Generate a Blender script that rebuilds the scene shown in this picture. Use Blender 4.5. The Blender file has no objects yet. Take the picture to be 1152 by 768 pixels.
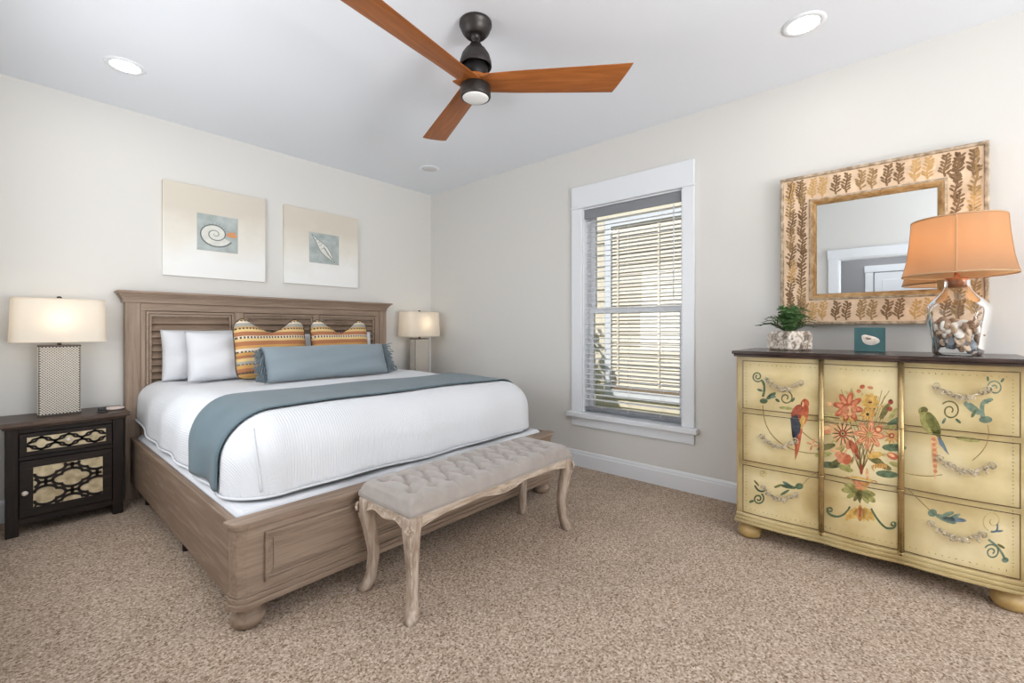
import bpy, bmesh, math, random
from mathutils import Vector, Matrix
random.seed(7)
PI = math.pi
C = bpy.context.scene.collection
sc = bpy.context.scene

# ------------------------------------------------------------------ camera, world, light, exposure
F = 502.56; TH = 0.85085; V0 = 370.18; H = 1.185
cam_d = bpy.data.cameras.new('camera'); cam = bpy.data.objects.new('camera', cam_d); C.objects.link(cam)
cam.location = (0, 0, H); cam.rotation_euler = (PI/2, 0, -TH)
cam_d.sensor_width = 36; cam_d.lens = F/1152*36; cam_d.shift_y = -(384-V0)/1152
cam_d.clip_start = 0.02
sc.camera = cam
sc.view_settings.view_transform = 'Standard'; sc.view_settings.look = 'None'
sc.view_settings.gamma = 1; sc.view_settings.use_curve_mapping = False
sc.view_settings.exposure = 0.15
sc.cycles.max_bounces = 10; sc.cycles.diffuse_bounces = 6; sc.cycles.glossy_bounces = 5
sc.cycles.transparent_max_bounces = 16; sc.cycles.sample_clamp_indirect = 6
sc.cycles.caustics_reflective = False; sc.cycles.caustics_refractive = False

w = bpy.data.worlds.new('sky'); sc.world = w; w.use_nodes = True
nt = w.node_tree; nt.nodes.clear()
wo = nt.nodes.new('ShaderNodeOutputWorld'); wb = nt.nodes.new('ShaderNodeBackground')
sk = nt.nodes.new('ShaderNodeTexSky'); sk.sky_type = 'NISHITA'; sk.sun_disc = False
sk.sun_elevation = math.radians(50); sk.sun_rotation = math.radians(200)
nt.links.new(sk.outputs[0], wb.inputs[0]); wb.inputs[1].default_value = 0.16
nt.links.new(wb.outputs[0], wo.inputs[0])

def light(name, kind, loc, energy, color=(1, 1, 1), rot=(0, 0, 0), size=None, size_y=None, parent=None, spread=None):
    d = bpy.data.lights.new(name, kind); o = bpy.data.objects.new(name, d); C.objects.link(o)
    d.energy = energy; d.color = color
    if kind == 'AREA':
        d.size = size
        if size_y: d.shape = 'RECTANGLE'; d.size_y = size_y
        else: d.shape = 'DISK'

        if spread: d.spread = spread
    elif kind == 'POINT': d.shadow_soft_size = size or 0.03
    elif kind == 'SUN': d.angle = math.radians(1.0)
    o.location = loc; o.rotation_euler = rot
    if parent:
        o.parent = parent; o.location = Vector(loc) - root_loc(parent)
    return o

SUN_E, WIN_E, UP_E, WEST_E, DOOR_E, DOWN_E, LAMP_E = 4.0, 46, 112, 26, 26, 1.0, .42
XW_SIDE = -0.20
sd = Vector((-0.62, 0.30, 0.72))
light('sun', 'SUN', (-4, 2, 8), SUN_E, (1, .97, .92), (-sd).to_track_quat('-Z', 'Y').to_euler())
# added fill light at the unseen opening in the wall behind the camera
light('south_fill', 'AREA', (1.5, -3.36, 1.4), WIN_E, (.97, .985, 1.0), (PI/2, 0, 0), 2.7, 1.85)
# added fill aimed up from the same opening to brighten the ceiling
light('south_up_fill', 'AREA', (.75, -3.3, .9), UP_E, (.95, .975, 1.0), (math.radians(90+46), 0, math.radians(8)), 1.9, .8, spread=math.radians(112))
# added fill light in the made-up side window left of the camera
light('west_fill', 'AREA', (XW_SIDE, 2.45, 1.5), WEST_E, (.96, .98, 1.0), (PI/2, 0, -PI/2), 1.7, 1.3)
# added lamp under the hall ceiling, brightens hall and doorway
light('hall_fill', 'AREA', (-1.15, 0, 2.66), DOOR_E, (.97, .98, 1.0), (0, 0, 0), 1.2, 1.6)

# ------------------------------------------------------------------ helpers
def lin(c):
    return tuple(((x/255)/12.92 if x/255 <= .04045 else ((x/255+.055)/1.055)**2.4) for x in c) + (1.0,)

def ray(u, v):
    a = (u-576)/F
    return Vector((math.sin(TH)+a*math.cos(TH), math.cos(TH)-a*math.sin(TH), (V0-v)/F))
def at(u, v, x=None, y=None, z=None):
    d = ray(u, v)
    t = x/d.x if x is not None else (y/d.y if y is not None else (z-H)/d.z)
    return d*t + Vector((0, 0, H))

def newmat(name):
    m = bpy.data.materials.new(name); m.use_nodes = True
    n = m.node_tree.nodes; b = n['Principled BSDF']
    return m, n, m.node_tree.links, b

def mat(name, rgb, rough=.5, metal=0.0, bump=0, bscale=100, var=0, vscale=8, spec=None, sheen=0):
    m, n, l, b = newmat(name)
    b.inputs['Base Color'].default_value = lin(rgb); b.inputs['Roughness'].default_value = rough
    b.inputs['Metallic'].default_value = metal
    if spec is not None: b.inputs['Specular IOR Level'].default_value = spec
    if sheen: b.inputs['Sheen Weight'].default_value = sheen
    tc = n.new('ShaderNodeTexCoord')
    if var:
        nz = n.new('ShaderNodeTexNoise'); nz.inputs['Scale'].default_value = vscale; nz.inputs['Detail'].default_value = 4
        l.new(tc.outputs['Object'], nz.inputs['Vector'])
        rp = n.new('ShaderNodeValToRGB'); rp.color_ramp.elements[0].position = .3; rp.color_ramp.elements[1].position = .7
        rp.color_ramp.elements[0].color = lin([max(0, x-var) for x in rgb]); rp.color_ramp.elements[1].color = lin([min(255, x+var) for x in rgb])
        l.new(nz.outputs[0], rp.inputs[0]); l.new(rp.outputs[0], b.inputs['Base Color'])
    if bump:
        nb = n.new('ShaderNodeTexNoise'); nb.inputs['Scale'].default_value = bscale; nb.inputs['Detail'].default_value = 3
        l.new(tc.outputs['Object'], nb.inputs['Vector'])
        bp = n.new('ShaderNodeBump'); bp.inputs['Strength'].default_value = bump; bp.inputs['Distance'].default_value = .01
        l.new(nb.outputs[0], bp.inputs['Height']); l.new(bp.outputs[0], b.inputs['Normal'])
    return m

def wood(name, dark, light_, stretch=(1, 14, 14), scale=3.0, rough=.5, bump=.15, mid=None):
    """grain runs along the axis whose stretch is smallest"""
    m, n, l, b = newmat(name)
    tc = n.new('ShaderNodeTexCoord'); mp = n.new('ShaderNodeMapping'); mp.inputs['Scale'].default_value = stretch
    l.new(tc.outputs['Object'], mp.inputs[0])
    nz = n.new('ShaderNodeTexNoise'); nz.inputs['Scale'].default_value = scale; nz.inputs['Detail'].default_value = 7
    nz.inputs['Roughness'].default_value = .62; nz.inputs['Distortion'].default_value = .5
    l.new(mp.outputs[0], nz.inputs['Vector'])
    rp = n.new('ShaderNodeValToRGB'); e = rp.color_ramp.elements
    e[0].position = .28; e[1].position = .72; e[0].color = lin(dark); e[1].color = lin(light_)
    if mid: q = e.new(.5); q.color = lin(mid)
    l.new(nz.outputs[0], rp.inputs[0]); l.new(rp.outputs[0], b.inputs['Base Color'])
    b.inputs['Roughness'].default_value = rough
    bp = n.new('ShaderNodeBump'); bp.inputs['Strength'].default_value = bump; bp.inputs['Distance'].default_value = .004
    l.new(nz.outputs[0], bp.inputs['Height']); l.new(bp.outputs[0], b.inputs['Normal'])
    b.inputs['Specular IOR Level'].default_value = .3
    return m

class MB:
    def __init__(s): s.v = []; s.f = []; s.mi = []; s.sm = []; s.uv = {}
    def add(s, vs, fs, mi=0, smooth=False):
        o = len(s.v); s.v += [tuple(p) for p in vs]
        for f in fs: s.f.append([o+i for i in f]); s.mi.append(mi); s.sm.append(smooth)
    def box(s, x0, x1, y0, y1, z0, z1, mi=0):
        if x0 > x1: x0, x1 = x1, x0
        if y0 > y1: y0, y1 = y1, y0
        if z0 > z1: z0, z1 = z1, z0
        s.add([(x, y, z) for x in (x0, x1) for y in (y0, y1) for z in (z0, z1)],
              [(0, 1, 3, 2), (4, 6, 7, 5), (0, 4, 5, 1), (2, 3, 7, 6), (0, 2, 6, 4), (1, 5, 7, 3)], mi)
    def grid(s, fn, nu, nv, mi=0, smooth=True, cu=False, cv=False, flip=False):
        vs = [fn(i/(nu if cu else nu-1), j/(nv if cv else nv-1)) for i in range(nu) for j in range(nv)]
        fs = []
        for i in range(nu if cu else nu-1):
            for j in range(nv if cv else nv-1):
                a, b = i*nv+j, i*nv+(j+1) % nv; c, d = ((i+1) % nu)*nv+(j+1) % nv, ((i+1) % nu)*nv+j
                fs.append((a, b, c, d) if not flip else (d, c, b, a))
        s.add(vs, fs, mi, smooth)
    def lathe(s, prof, c=(0, 0, 0), n=28, mi=0, smooth=True, cap=True):
        vs = [(c[0]+r*math.cos(2*PI*k/n), c[1]+r*math.sin(2*PI*k/n), c[2]+z) for r, z in prof for k in range(n)]
        fs = [(i*n+k, i*n+(k+1) % n, (i+1)*n+(k+1) % n, (i+1)*n+k) for i in range(len(prof)-1) for k in range(n)]
        s.add(vs, fs, mi, smooth)
        if cap:
            o = len(s.v)-len(vs)
            s.f.append([o+k for k in range(n)][::-1]); s.mi.append(mi); s.sm.append(False)
            s.f.append([o+(len(prof)-1)*n+k for k in range(n)]); s.mi.append(mi); s.sm.append(False)
    def tube(s, pts, r, n=8, mi=0, closed=False, flat=None):
        """sweep; r float or list; flat=(normal, halfheight): rectangle-ish section squeezed along the normal"""
        P = [Vector(p) for p in pts]; m = len(P); rs = r if isinstance(r, (list, tuple)) else [r]*m
        ref = Vector(flat[0]).normalized() if flat else None
        vs = []; up = None
        for i in range(m):
            if closed: t = P[(i+1) % m]-P[i-1]
            else: t = P[min(i+1, m-1)]-P[max(i-1, 0)]
            if t.length < 1e-9: t = Vector((0, 0, 1))
            t.normalize()
            if ref is not None: up = ref
            elif up is None:
                up = Vector((0, 0, 1)) if abs(t.z) < .9 else Vector((1, 0, 0))
            a = t.cross(up)
            if a.length < 1e-6: a = t.orthogonal()
            a.normalize(); b = a.cross(t).normalized()
            if ref is None: up = b
            for k in range(n):
                q = 2*PI*(k+.5)/n
                if flat: vs.append(P[i]+a*rs[i]*max(-1, min(1, 1.42*math.cos(q)))+b*flat[1]*max(-1, min(1, 1.42*math.sin(q))))
                else: vs.append(P[i]+(a*math.cos(q)+b*math.sin(q))*rs[i])
        fs = []
        for i in range(m if closed else m-1):
            j = (i+1) % m
            for k in range(n): fs.append((i*n+k, i*n+(k+1) % n, j*n+(k+1) % n, j*n+k))
        if not closed: fs += [tuple(range(n))[::-1], tuple((m-1)*n+k for k in range(n))]
        s.add(vs, fs, mi, not flat)
    def sphere(s, c, r, mi=0, nu=12, nv=8, sc=(1, 1, 1)):
        s.grid(lambda u, v: (c[0]+r*sc[0]*math.sin(PI*v)*math.cos(2*PI*u), c[1]+r*sc[1]*math.sin(PI*v)*math.sin(2*PI*u), c[2]+r*sc[2]*math.cos(PI*v)), nu, nv, mi, True, cu=True)
    def prism(s, poly, axis, a, b, mi=0):
        """extrude a 2-D polygon: axis 0 -> (y,z) plane, 1 -> (x,z), 2 -> (x,y)"""
        def P(p, t): return (t, p[0], p[1]) if axis == 0 else ((p[0], t, p[1]) if axis == 1 else (p[0], p[1], t))
        n = len(poly)
        s.add([P(p, a) for p in poly]+[P(p, b) for p in poly],
              [tuple(range(n))[::-1], tuple(range(n, 2*n))]+[(i, (i+1) % n, n+(i+1) % n, n+i) for i in range(n)], mi)

def root_loc(p):
    v = Vector((0, 0, 0))
    while p is not None: v += Vector(p.location); p = p.parent
    return v

def obj(name, mb, mats, parent=None, bevel=0, seg=2, subsurf=0, local=False, recalc=True):
    me = bpy.data.meshes.new(name)
    off = Vector((0, 0, 0)) if (parent is None or local) else root_loc(parent)
    me.from_pydata([tuple(Vector(p)-off) for p in mb.v], [], mb.f)
    for m in (mats if isinstance(mats, (list, tuple)) else [mats]): me.materials.append(m)
    for p, mi, smo in zip(me.polygons, mb.mi, mb.sm): p.material_index = mi; p.use_smooth = smo
    if mb.uv:
        uvl = me.uv_layers.new(name='uv')
        for lp in me.loops: uvl.data[lp.index].uv = mb.uv.get(lp.vertex_index, (0, 0))
    me.update()
    if recalc:
        bm = bmesh.new(); bm.from_mesh(me); bmesh.ops.recalc_face_normals(bm, faces=bm.faces); bm.to_mesh(me); bm.free()
    o = bpy.data.objects.new(name, me); C.objects.link(o)
    if parent is not None: o.parent = parent
    if bevel:
        b = o.modifiers.new('edge', 'BEVEL'); b.width = bevel; b.segments = seg; b.limit_method = 'ANGLE'; b.angle_limit = math.radians(40)
        b.harden_normals = False
    if subsurf:
        b = o.modifiers.new('smooth', 'SUBSURF'); b.levels = subsurf; b.render_levels = subsurf
    return o

def tag(o, label, cat, group=None):
    o['label'] = label; o['category'] = cat
    if group: o['group'] = group
    return o
def thing(name, label, cat, loc, group=None):
    o = bpy.data.objects.new(name, None); C.objects.link(o); o.location = loc; o.empty_display_size = .1
    return tag(o, label, cat, group)
def struct(name, mb, m, parent=None, **k):
    o = obj(name, mb, m, parent, **k)
    if parent is None: o['kind'] = 'structure'
    return o
def copy_tree(o, parent=None):
    c = o.copy(); C.objects.link(c); c.parent = parent
    for ch in list(o.children): copy_tree(ch, c)
    return c

# ------------------------------------------------------------------ materials
M_wall = mat('wall_paint', (214, 212, 208), .75, bump=.04, bscale=160)
M_ceil = mat('ceiling_paint', (230, 234, 240), .8, bump=.03, bscale=120)
M_white = mat('white_trim_paint', (226, 229, 233), .35)
M_hall = mat('hall_paint_shaded', (150, 150, 152), .75)  # the hall wall's shade is put into this grey

def carpet():
    m, n, l, b = newmat('carpet')
    tc = n.new('ShaderNodeTexCoord')
    def noise(s, d, r=.6):
        z = n.new('ShaderNodeTexNoise'); z.inputs['Scale'].default_value = s; z.inputs['Detail'].default_value = d; z.inputs['Roughness'].default_value = r
        l.new(tc.outputs['Object'], z.inputs['Vector']); return z
    vo = n.new('ShaderNodeTexVoronoi'); vo.inputs['Scale'].default_value = 150; l.new(tc.outputs['Object'], vo.inputs['Vector'])
    a0 = noise(95, 2, .7); mxa = n.new('ShaderNodeMath'); mxa.operation = 'MULTIPLY_ADD'; mxa.inputs[1].default_value = .75
    sx = n.new('ShaderNodeSeparateColor'); l.new(vo.outputs['Color'], sx.inputs[0]); hf = n.new('ShaderNodeMath'); hf.operation = 'MULTIPLY'; hf.inputs[1].default_value = .42
    l.new(sx.outputs[0], hf.inputs[0]); l.new(a0.outputs[0], mxa.inputs[0]); l.new(hf.outputs[0], mxa.inputs[2]); a = mxa
    rp = n.new('ShaderNodeValToRGB'); e = rp.color_ramp.elements
    e[0].position = .32; e[0].color = lin((122, 102, 84)); e[1].position = .88; e[1].color = lin((226, 210, 193))
    q = e.new(.5); q.color = lin((173, 152, 132)); q = e.new(.66); q.color = lin((194, 174, 156))
    l.new(a.outputs[0], rp.inputs[0])
    c = noise(2.2, 2); r2 = n.new('ShaderNodeValToRGB'); r2.color_ramp.elements[0].position = .35; r2.color_ramp.elements[1].position = .65
    r2.color_ramp.elements[0].color = (.90, .90, .90, 1); r2.color_ramp.elements[1].color = (1, 1, 1, 1)
    l.new(c.outputs[0], r2.inputs[0])
    mx = n.new('ShaderNodeMix'); mx.data_type = 'RGBA'; mx.blend_type = 'MULTIPLY'; mx.inputs[0].default_value = 1
    l.new(rp.outputs[0], mx.inputs[6]); l.new(r2.outputs[0], mx.inputs[7]); l.new(mx.outputs[2], b.inputs['Base Color'])
    b.inputs['Roughness'].default_value = 1; b.inputs['Specular IOR Level'].default_value = .1
    bp = n.new('ShaderNodeBump'); bp.inputs['Strength'].default_value = .8; bp.inputs['Distance'].default_value = .01
    l.new(a.outputs[0], bp.inputs['Height']); l.new(bp.outputs[0], b.inputs['Normal'])
    return m
M_carpet = carpet()

def thin_glass(name, tint=(1, 1, 1), gloss=1.0, ior=1.45):
    m = bpy.data.materials.new(name); m.use_nodes = True; n = m.node_tree.nodes; l = m.node_tree.links; n.clear()
    out = n.new('ShaderNodeOutputMaterial'); mix = n.new('ShaderNodeMixShader'); tr = n.new('ShaderNodeBsdfTransparent'); gl = n.new('ShaderNodeBsdfGlossy')
    fr = n.new('ShaderNodeFresnel'); fr.inputs[0].default_value = ior; tr.inputs[0].default_value = tint+(1,)
    gl.inputs[0].default_value = (gloss, gloss, gloss, 1); gl.inputs['Roughness'].default_value = .02
    l.new(fr.outputs[0], mix.inputs[0]); l.new(tr.outputs[0], mix.inputs[1]); l.new(gl.outputs[0], mix.inputs[2]); l.new(mix.outputs[0], out.inputs[0])
    return m
M_pane = thin_glass('window_glass'); M_jug = thin_glass('jug_glass', (.95, .965, .97), ior=1.3)

def emit(name, rgb, s):
    m = bpy.data.materials.new(name); m.use_nodes = True; n = m.node_tree.nodes; l = m.node_tree.links; n.clear()
    out = n.new('ShaderNodeOutputMaterial'); e = n.new('ShaderNodeEmission'); e.inputs[0].default_value = lin(rgb); e.inputs[1].default_value = s
    l.new(e.outputs[0], out.inputs[0]); return m
def shade_mat(name, rgb, trans=.5, trgb=None, bscale=400):
    m = bpy.data.materials.new(name); m.use_nodes = True; n = m.node_tree.nodes; l = m.node_tree.links; n.clear()
    out = n.new('ShaderNodeOutputMaterial'); mix = n.new('ShaderNodeMixShader'); d = n.new('ShaderNodeBsdfDiffuse'); t = n.new('ShaderNodeBsdfTranslucent')
    d.inputs[0].default_value = lin(rgb); t.inputs[0].default_value = lin(trgb or rgb); mix.inputs[0].default_value = trans
    tc = n.new('ShaderNodeTexCoord'); nb = n.new('ShaderNodeTexNoise'); nb.inputs['Scale'].default_value = bscale
    bp = n.new('ShaderNodeBump'); bp.inputs['Strength'].default_value = .2; bp.inputs['Distance'].default_value = .002
    l.new(tc.outputs['Object'], nb.inputs['Vector']); l.new(nb.outputs[0], bp.inputs['Height']); l.new(bp.outputs[0], d.inputs['Normal'])
    l.new(d.outputs[0], mix.inputs[1]); l.new(t.outputs[0], mix.inputs[2]); l.new(mix.outputs[0], out.inputs[0]); return m

# ------------------------------------------------------------------ room shell
XW, XE, YN, YS, ZC = -0.18, 3.30, 4.15, -3.4, 2.745
m = MB(); m.box(-2.3, 3.45, -3.6, 4.3, -.1, 0); struct('floor', m, M_carpet)
m = MB(); m.box(-2.3, 3.45, -3.6, 4.3, ZC, ZC+.12); struct('ceiling', m, M_ceil)
m = MB(); m.box(XW-.12, XE+.15, YN, YN+.15, 0, ZC); struct('wall_north', m, M_wall)
# window wall: opening
WY0, WY1, WZ0, WZ1 = 1.222, 2.083, .475, 2.222
m = MB()
m.box(XE, XE+.15, YS, WY0, 0, ZC); m.box(XE, XE+.15, WY1, YN, 0, ZC)
m.box(XE, XE+.15, WY0, WY1, 0, WZ0-.045); m.box(XE, XE+.15, WY0, WY1, WZ1+.003, ZC)
struct('wall_east', m, M_wall)
# south wall, its wide unseen opening added to let light in
m = MB()
m.box(XW-.12, .12, YS-.15, YS, 0, ZC); m.box(2.88, XE+.15, YS-.15, YS, 0, ZC); m.box(.12, 2.88, YS-.15, YS, 0, .42); m.box(.12, 2.88, YS-.15, YS, 2.36, ZC)
struct('wall_south', m, M_wall)
# door wall (seen in the mirror)
DY0, DY1, DZ = -.27, .60, 2.04
m = MB()
m.box(XW-.12, XW, YS, DY0, 0, ZC); m.box(XW-.12, XW, DY1, 1.55, 0, ZC); m.box(XW-.12, XW, 3.35, YN, 0, ZC); m.box(XW-.12, XW, 1.55, 3.35, 0, .82); m.box(XW-.12, XW, 1.55, 3.35, 2.18, ZC); m.box(XW-.12, XW, DY0, DY1, DZ, ZC)
struct('wall_west', m, M_wall)
m = MB()
m.box(XW, XW+.018, DY1, DY1+.1, 0, DZ+.1); m.box(XW, XW+.018, DY0-.1, DY0, 0, DZ+.1); m.box(XW, XW+.022, DY0-.11, DY1+.11, DZ, DZ+.11)
m.box(XW-.12, XW, DY1-.015, DY1, 0, DZ); m.box(XW-.12, XW, DY0, DY0+.015, 0, DZ); m.box(XW-.12, XW, DY0, DY1, DZ-.015, DZ)
struct('trim_1', m, M_white, bevel=.003)
m = MB(); m.box(XW, XW+.018, 1.46, 1.55, .74, 2.27); m.box(XW, XW+.018, 3.35, 3.44, .74, 2.27); m.box(XW, XW+.02, 1.55, 3.35, 2.18, 2.27); m.box(XW, XW+.03, 1.55, 3.35, .74, .82); m.box(XW-.08, XW-.04, 2.43, 2.47, .82, 2.18)
struct('added_window', m, M_white, bevel=.003)  # unseen window, added to bring in light from the side
# hall beyond the doorway
m = MB(); m.box(-2.22, -2.1, -1.9, 1.6, 0, ZC); m.box(-2.1, XW-.12, 1.6, 1.72, 0, ZC); m.box(-2.1, XW-.12, -1.9, -1.78, 0, ZC)
struct('wall_hall', m, M_hall)
d1 = MB(); d1.box(-2.1, -2.08, -.45, .33, .01, 2.03)
for (y0, y1) in ((-.36, -.10), (-.02, .24)):
    for (z0, z1) in ((.15, .75), (.90, 1.55), (1.68, 1.92)):
        d1.box(-2.08, -2.072, y0, y1, z0, z1)
door = struct('door_1', d1, M_white, bevel=.006)
m = MB(); m.box(-2.1, -2.075, .345, .44, 0, 2.13); m.box(-2.1, -2.075, -.56, -.465, 0, 2.13); m.box(-2.1, -2.07, -.57, .45, 2.04, 2.14); struct('trim_2', m, M_white, bevel=.003)
m = MB(); m.sphere((-2.03, -.38, 1.0), .028); m.lathe([(.012, 0), (.012, .05)], (-2.05, -.38, .98)); obj('door_handle', m, mat('door_nickel', (150, 148, 145), .3, 1), door)

# baseboards
def baseboard(name, axis, c, a, b, sgn):
    m = MB()
    prof = [(0, 0), (.016, 0), (.016, .105), (.011, .112), (.011, .122), (.006, .135), (0, .137)]
    m.prism([(c+sgn*p[0], p[1]) for p in prof] if axis == 1 else [(c+sgn*p[0], p[1]) for p in prof], axis, a, b)
    return struct(name, m, M_white)
m = MB(); prof = [(0, 0), (.016, 0), (.016, .105), (.011, .112), (.011, .122), (.006, .135), (0, .137)]
m.prism([(XE-p[0], p[1]) for p in prof], 1, YS, YN); struct('baseboard_east', m, M_white)
m = MB(); m.prism([(YN-p[0], p[1]) for p in prof], 0, XW, XE-.016); struct('baseboard_north', m, M_white)

# ------------------------------------------------------------------ window_1 and its surroundings
win = bpy.data.objects.new('window_1', None); C.objects.link(win); win.location = (XE, 1.65, WZ0); win['kind'] = 'structure'
T = .022
m = MB(); m.box(XE-T, XE-.0005, WY1, 2.182, WZ0-.002, WZ1); m.box(XE-T, XE-.0005, 1.134, WY0, WZ0-.002, WZ1); obj('casing', m, M_white, win, bevel=.003)
m = MB(); m.box(XE-T-.004, XE-.0005, 1.134, 2.182, WZ1+.016, 2.412); m.box(XE-T-.009, XE-.0005, 1.128, 2.188, WZ1, WZ1+.016); obj('head_casing', m, M_white, win, bevel=.003)
m = MB(); m.prism([(XE-.06, 1.105), (XE-.06, 2.21), (XE-.0005, 2.21), (XE-.0005, WY1-.0005), (XE+.15, WY1-.0005), (XE+.15, WY0+.0005), (XE-.0005, WY0+.0005), (XE-.0005, 1.105)], 2, WZ0-.042, WZ0-.002); obj('window_sill', m, M_white, win, bevel=.004)
m = MB(); m.box(XE-T, XE, 1.134, 2.182, .352, WZ0-.042); obj('apron', m, M_white, win, bevel=.003)
m = MB()
m.box(XE+.0005, XE+.15, WY1-.012, WY1-.0005, WZ0, WZ1-.012); m.box(XE+.0005, XE+.15, WY0+.0005, WY0+.012, WZ0, WZ1-.012); m.box(XE+.0005, XE+.15, WY0+.0005, WY1-.0005, WZ1-.012, WZ1)
obj('jamb', m, M_white, win)
def sash(x, z0, z1, name):
    m = MB(); y0, y1 = WY0+.012, WY1-.012
    m.box(x, x+.03, y0+.0005, y0+.045, z0+.045, z1-.045); m.box(x, x+.03, y1-.045, y1-.0005, z0+.045, z1-.045); m.box(x, x+.03, y0, y1, z0, z0+.045); m.box(x, x+.03, y0, y1, z1-.045, z1)
    o = obj(name, m, M_white, win, bevel=.003)
    g = MB(); g.box(x+.013, x+.017, y0+.045, y1-.045, z0+.045, z1-.045); obj('pane', g, M_pane, o)
sash(XE+.085, WZ0, 1.365, 'lower_sash'); sash(XE+.117, 1.32, WZ1-.012, 'upper_sash')

# blind
M_slat = mat('blind_white', (232, 233, 236), .4)
M_rail = mat('blind_grey', (128, 130, 135), .45)  # grey carries the shadow on the valance
bl = thing('window_blind', 'white horizontal slat window blind lowered with slats open in the window', 'blind', (XE+.04, 1.65, 2.2))
m = MB(); by0, by1 = WY0+.016, WY1-.016
m.box(XE+.004, XE+.016, by0, by1, 2.128, 2.208); m.box(XE+.016, XE+.066, by0, by1, 2.16, 2.205); obj('valance', m, M_rail, bl, bevel=.003)['label'] = 'valance board with its shadow painted in as grey'
m = MB(); z = 2.105
while z > .545:
    cx = XE+.042
    vs = []; N = 5
    for k in range(N):
        q = (k/(N-1)-.5); vs += [(cx+q*.05, y, z+q*.004+.0025*(1-4*q*q)+dz) for dz in (0, .0022) for y in (by0, by1)]
    fs = []
    for k in range(N-1):
        a = 4*k; b = 4*(k+1); fs += [(a, b, b+1, a+1), (a+2, a+3, b+3, b+2), (a, a+2, b+2, b), (a+1, b+1, b+3, a+3)]
    fs += [(0, 1, 3, 2), (4*N-4, 4*N-2, 4*N-1, 4*N-3)]
    m.add(vs, fs); z -= .0435
obj('slats', m, M_slat, bl)
m = MB(); m.box(XE+.018, XE+.066, by0, by1, .497, .522); obj('bottom_rail', m, M_rail, bl, bevel=.004)['label'] = 'grey bottom rail'
m = MB()
for y in (by0+.16, by0+.43, by1-.16):
    for x in (XE+.017, XE+.067): m.tube([(x, y, 2.13), (x, y, .51)], .0012, 5)
obj('ladder_cords', m, M_slat, bl)
m = MB(); m.tube([(XE+.008, by0+.055, 2.125), (XE+.008, by0+.055, 1.42)], .004, 8); m.sphere((XE+.008, by0+.055, 1.41), .007, nu=8, nv=6); obj('tilt_wand', m, M_slat, bl)

# outside
M_grass = mat('lawn', (110, 130, 70), .95, var=25, vscale=30)
m = MB(); m.box(3.5, 14, -8, 14, -.5, -.35); struct('ground_outside', m, M_grass)
nh = thing('neighbor_house', 'cream sided neighbouring house seen through the window blind', 'house', (6.2, 0, -.35))
m = MB(); z = -.35; YE = 6.0
while z < 3.45:
    m.add([(6.2, -6, z), (6.2, YE, z), (6.175, YE, z), (6.175, -6, z), (6.2, -6, z+.18), (6.2, YE, z+.18)],
          [(3, 2, 5, 4), (0, 3, 2, 1), (2, 1, 5), (0, 4, 3)]); z += .18
m.box(6.201, 9, -6, YE, -.35, 3.6)
obj('siding', m, mat('siding_paint', (222, 212, 188), .7), nh)
m = MB(); m.box(5.80, 6.3, -6, YE+.3, 3.5, 3.7); obj('eave', m, mat('soffit_tan', (150, 125, 95), .7), nh)
m = MB(); NWA, NWB, NZ0, NZ1 = .9, 3.37, .27, 2.75
m.box(6.13, 6.175, NWA, NWB, NZ0-.1, NZ0); m.box(6.13, 6.175, NWA, NWB, NZ1, NZ1+.1); m.box(6.13, 6.175, NWB, NWB+.1, NZ0-.1, NZ1+.1)
wf = obj('window_frame', m, M_white, nh)
m = MB(); k = 0
while NZ0+.01+k*.055 < NZ1-.05:
    zz = NZ0+.01+k*.055; m.add([(6.150, NWA, zz), (6.150, NWB, zz), (6.172, NWB, zz+.05), (6.172, NWA, zz+.05), (6.172, NWA, zz), (6.172, NWB, zz)], [(0, 1, 2, 3), (0, 4, 5, 1), (1, 5, 2), (0, 3, 4)]); k += 1
obj('blind_slats', m, mat('tan_slats', (222, 212, 192), .6), wf)
m = MB()
for y in (3.26, 2.62, 1.98, 1.34): m.box(6.143, 6.147, y-.014, y+.014, NZ0, NZ1-.05)
obj('blind_tapes', m, mat('tape_cream', (236, 226, 206), .8), wf)
m = MB(); m.box(6.13, 6.172, NWA, NWB, NZ0+.0, NZ0+.04); obj('blind_bottom_rail', m, mat('rail_brown', (132, 112, 88), .6), wf)
hedge = MB()
rr = random.Random(3)
for k in range(700):
    f_ = rr.random()**1.5; c = Vector((5.35+rr.random()*.6, 3.42+.28*f_+rr.random()*1.5, -.3+1.75*f_)); a = rr.random()*6.28; r = .05+rr.random()*.05
    d = Vector((math.cos(a), math.sin(a), rr.uniform(-.6, .8)))*r; e = Vector((-math.sin(a), math.cos(a), rr.uniform(-.5, .5)))*r*.6
    hedge.add([c-d, c+e, c+d, c-e], [(0, 1, 2, 3)])
for k in range(4): hedge.tube([(5.5+k*.1, 3.9+k*.3, -.36), (5.55+k*.1, 3.95+k*.3, 1.2)], .02, 6)
tag(obj('garden_shrub', hedge, mat('shrub_green', (96, 122, 58), .8, var=22, vscale=12), recalc=False), 'leafy green shrub beside the neighbouring house outside the window', 'shrub')

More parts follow.
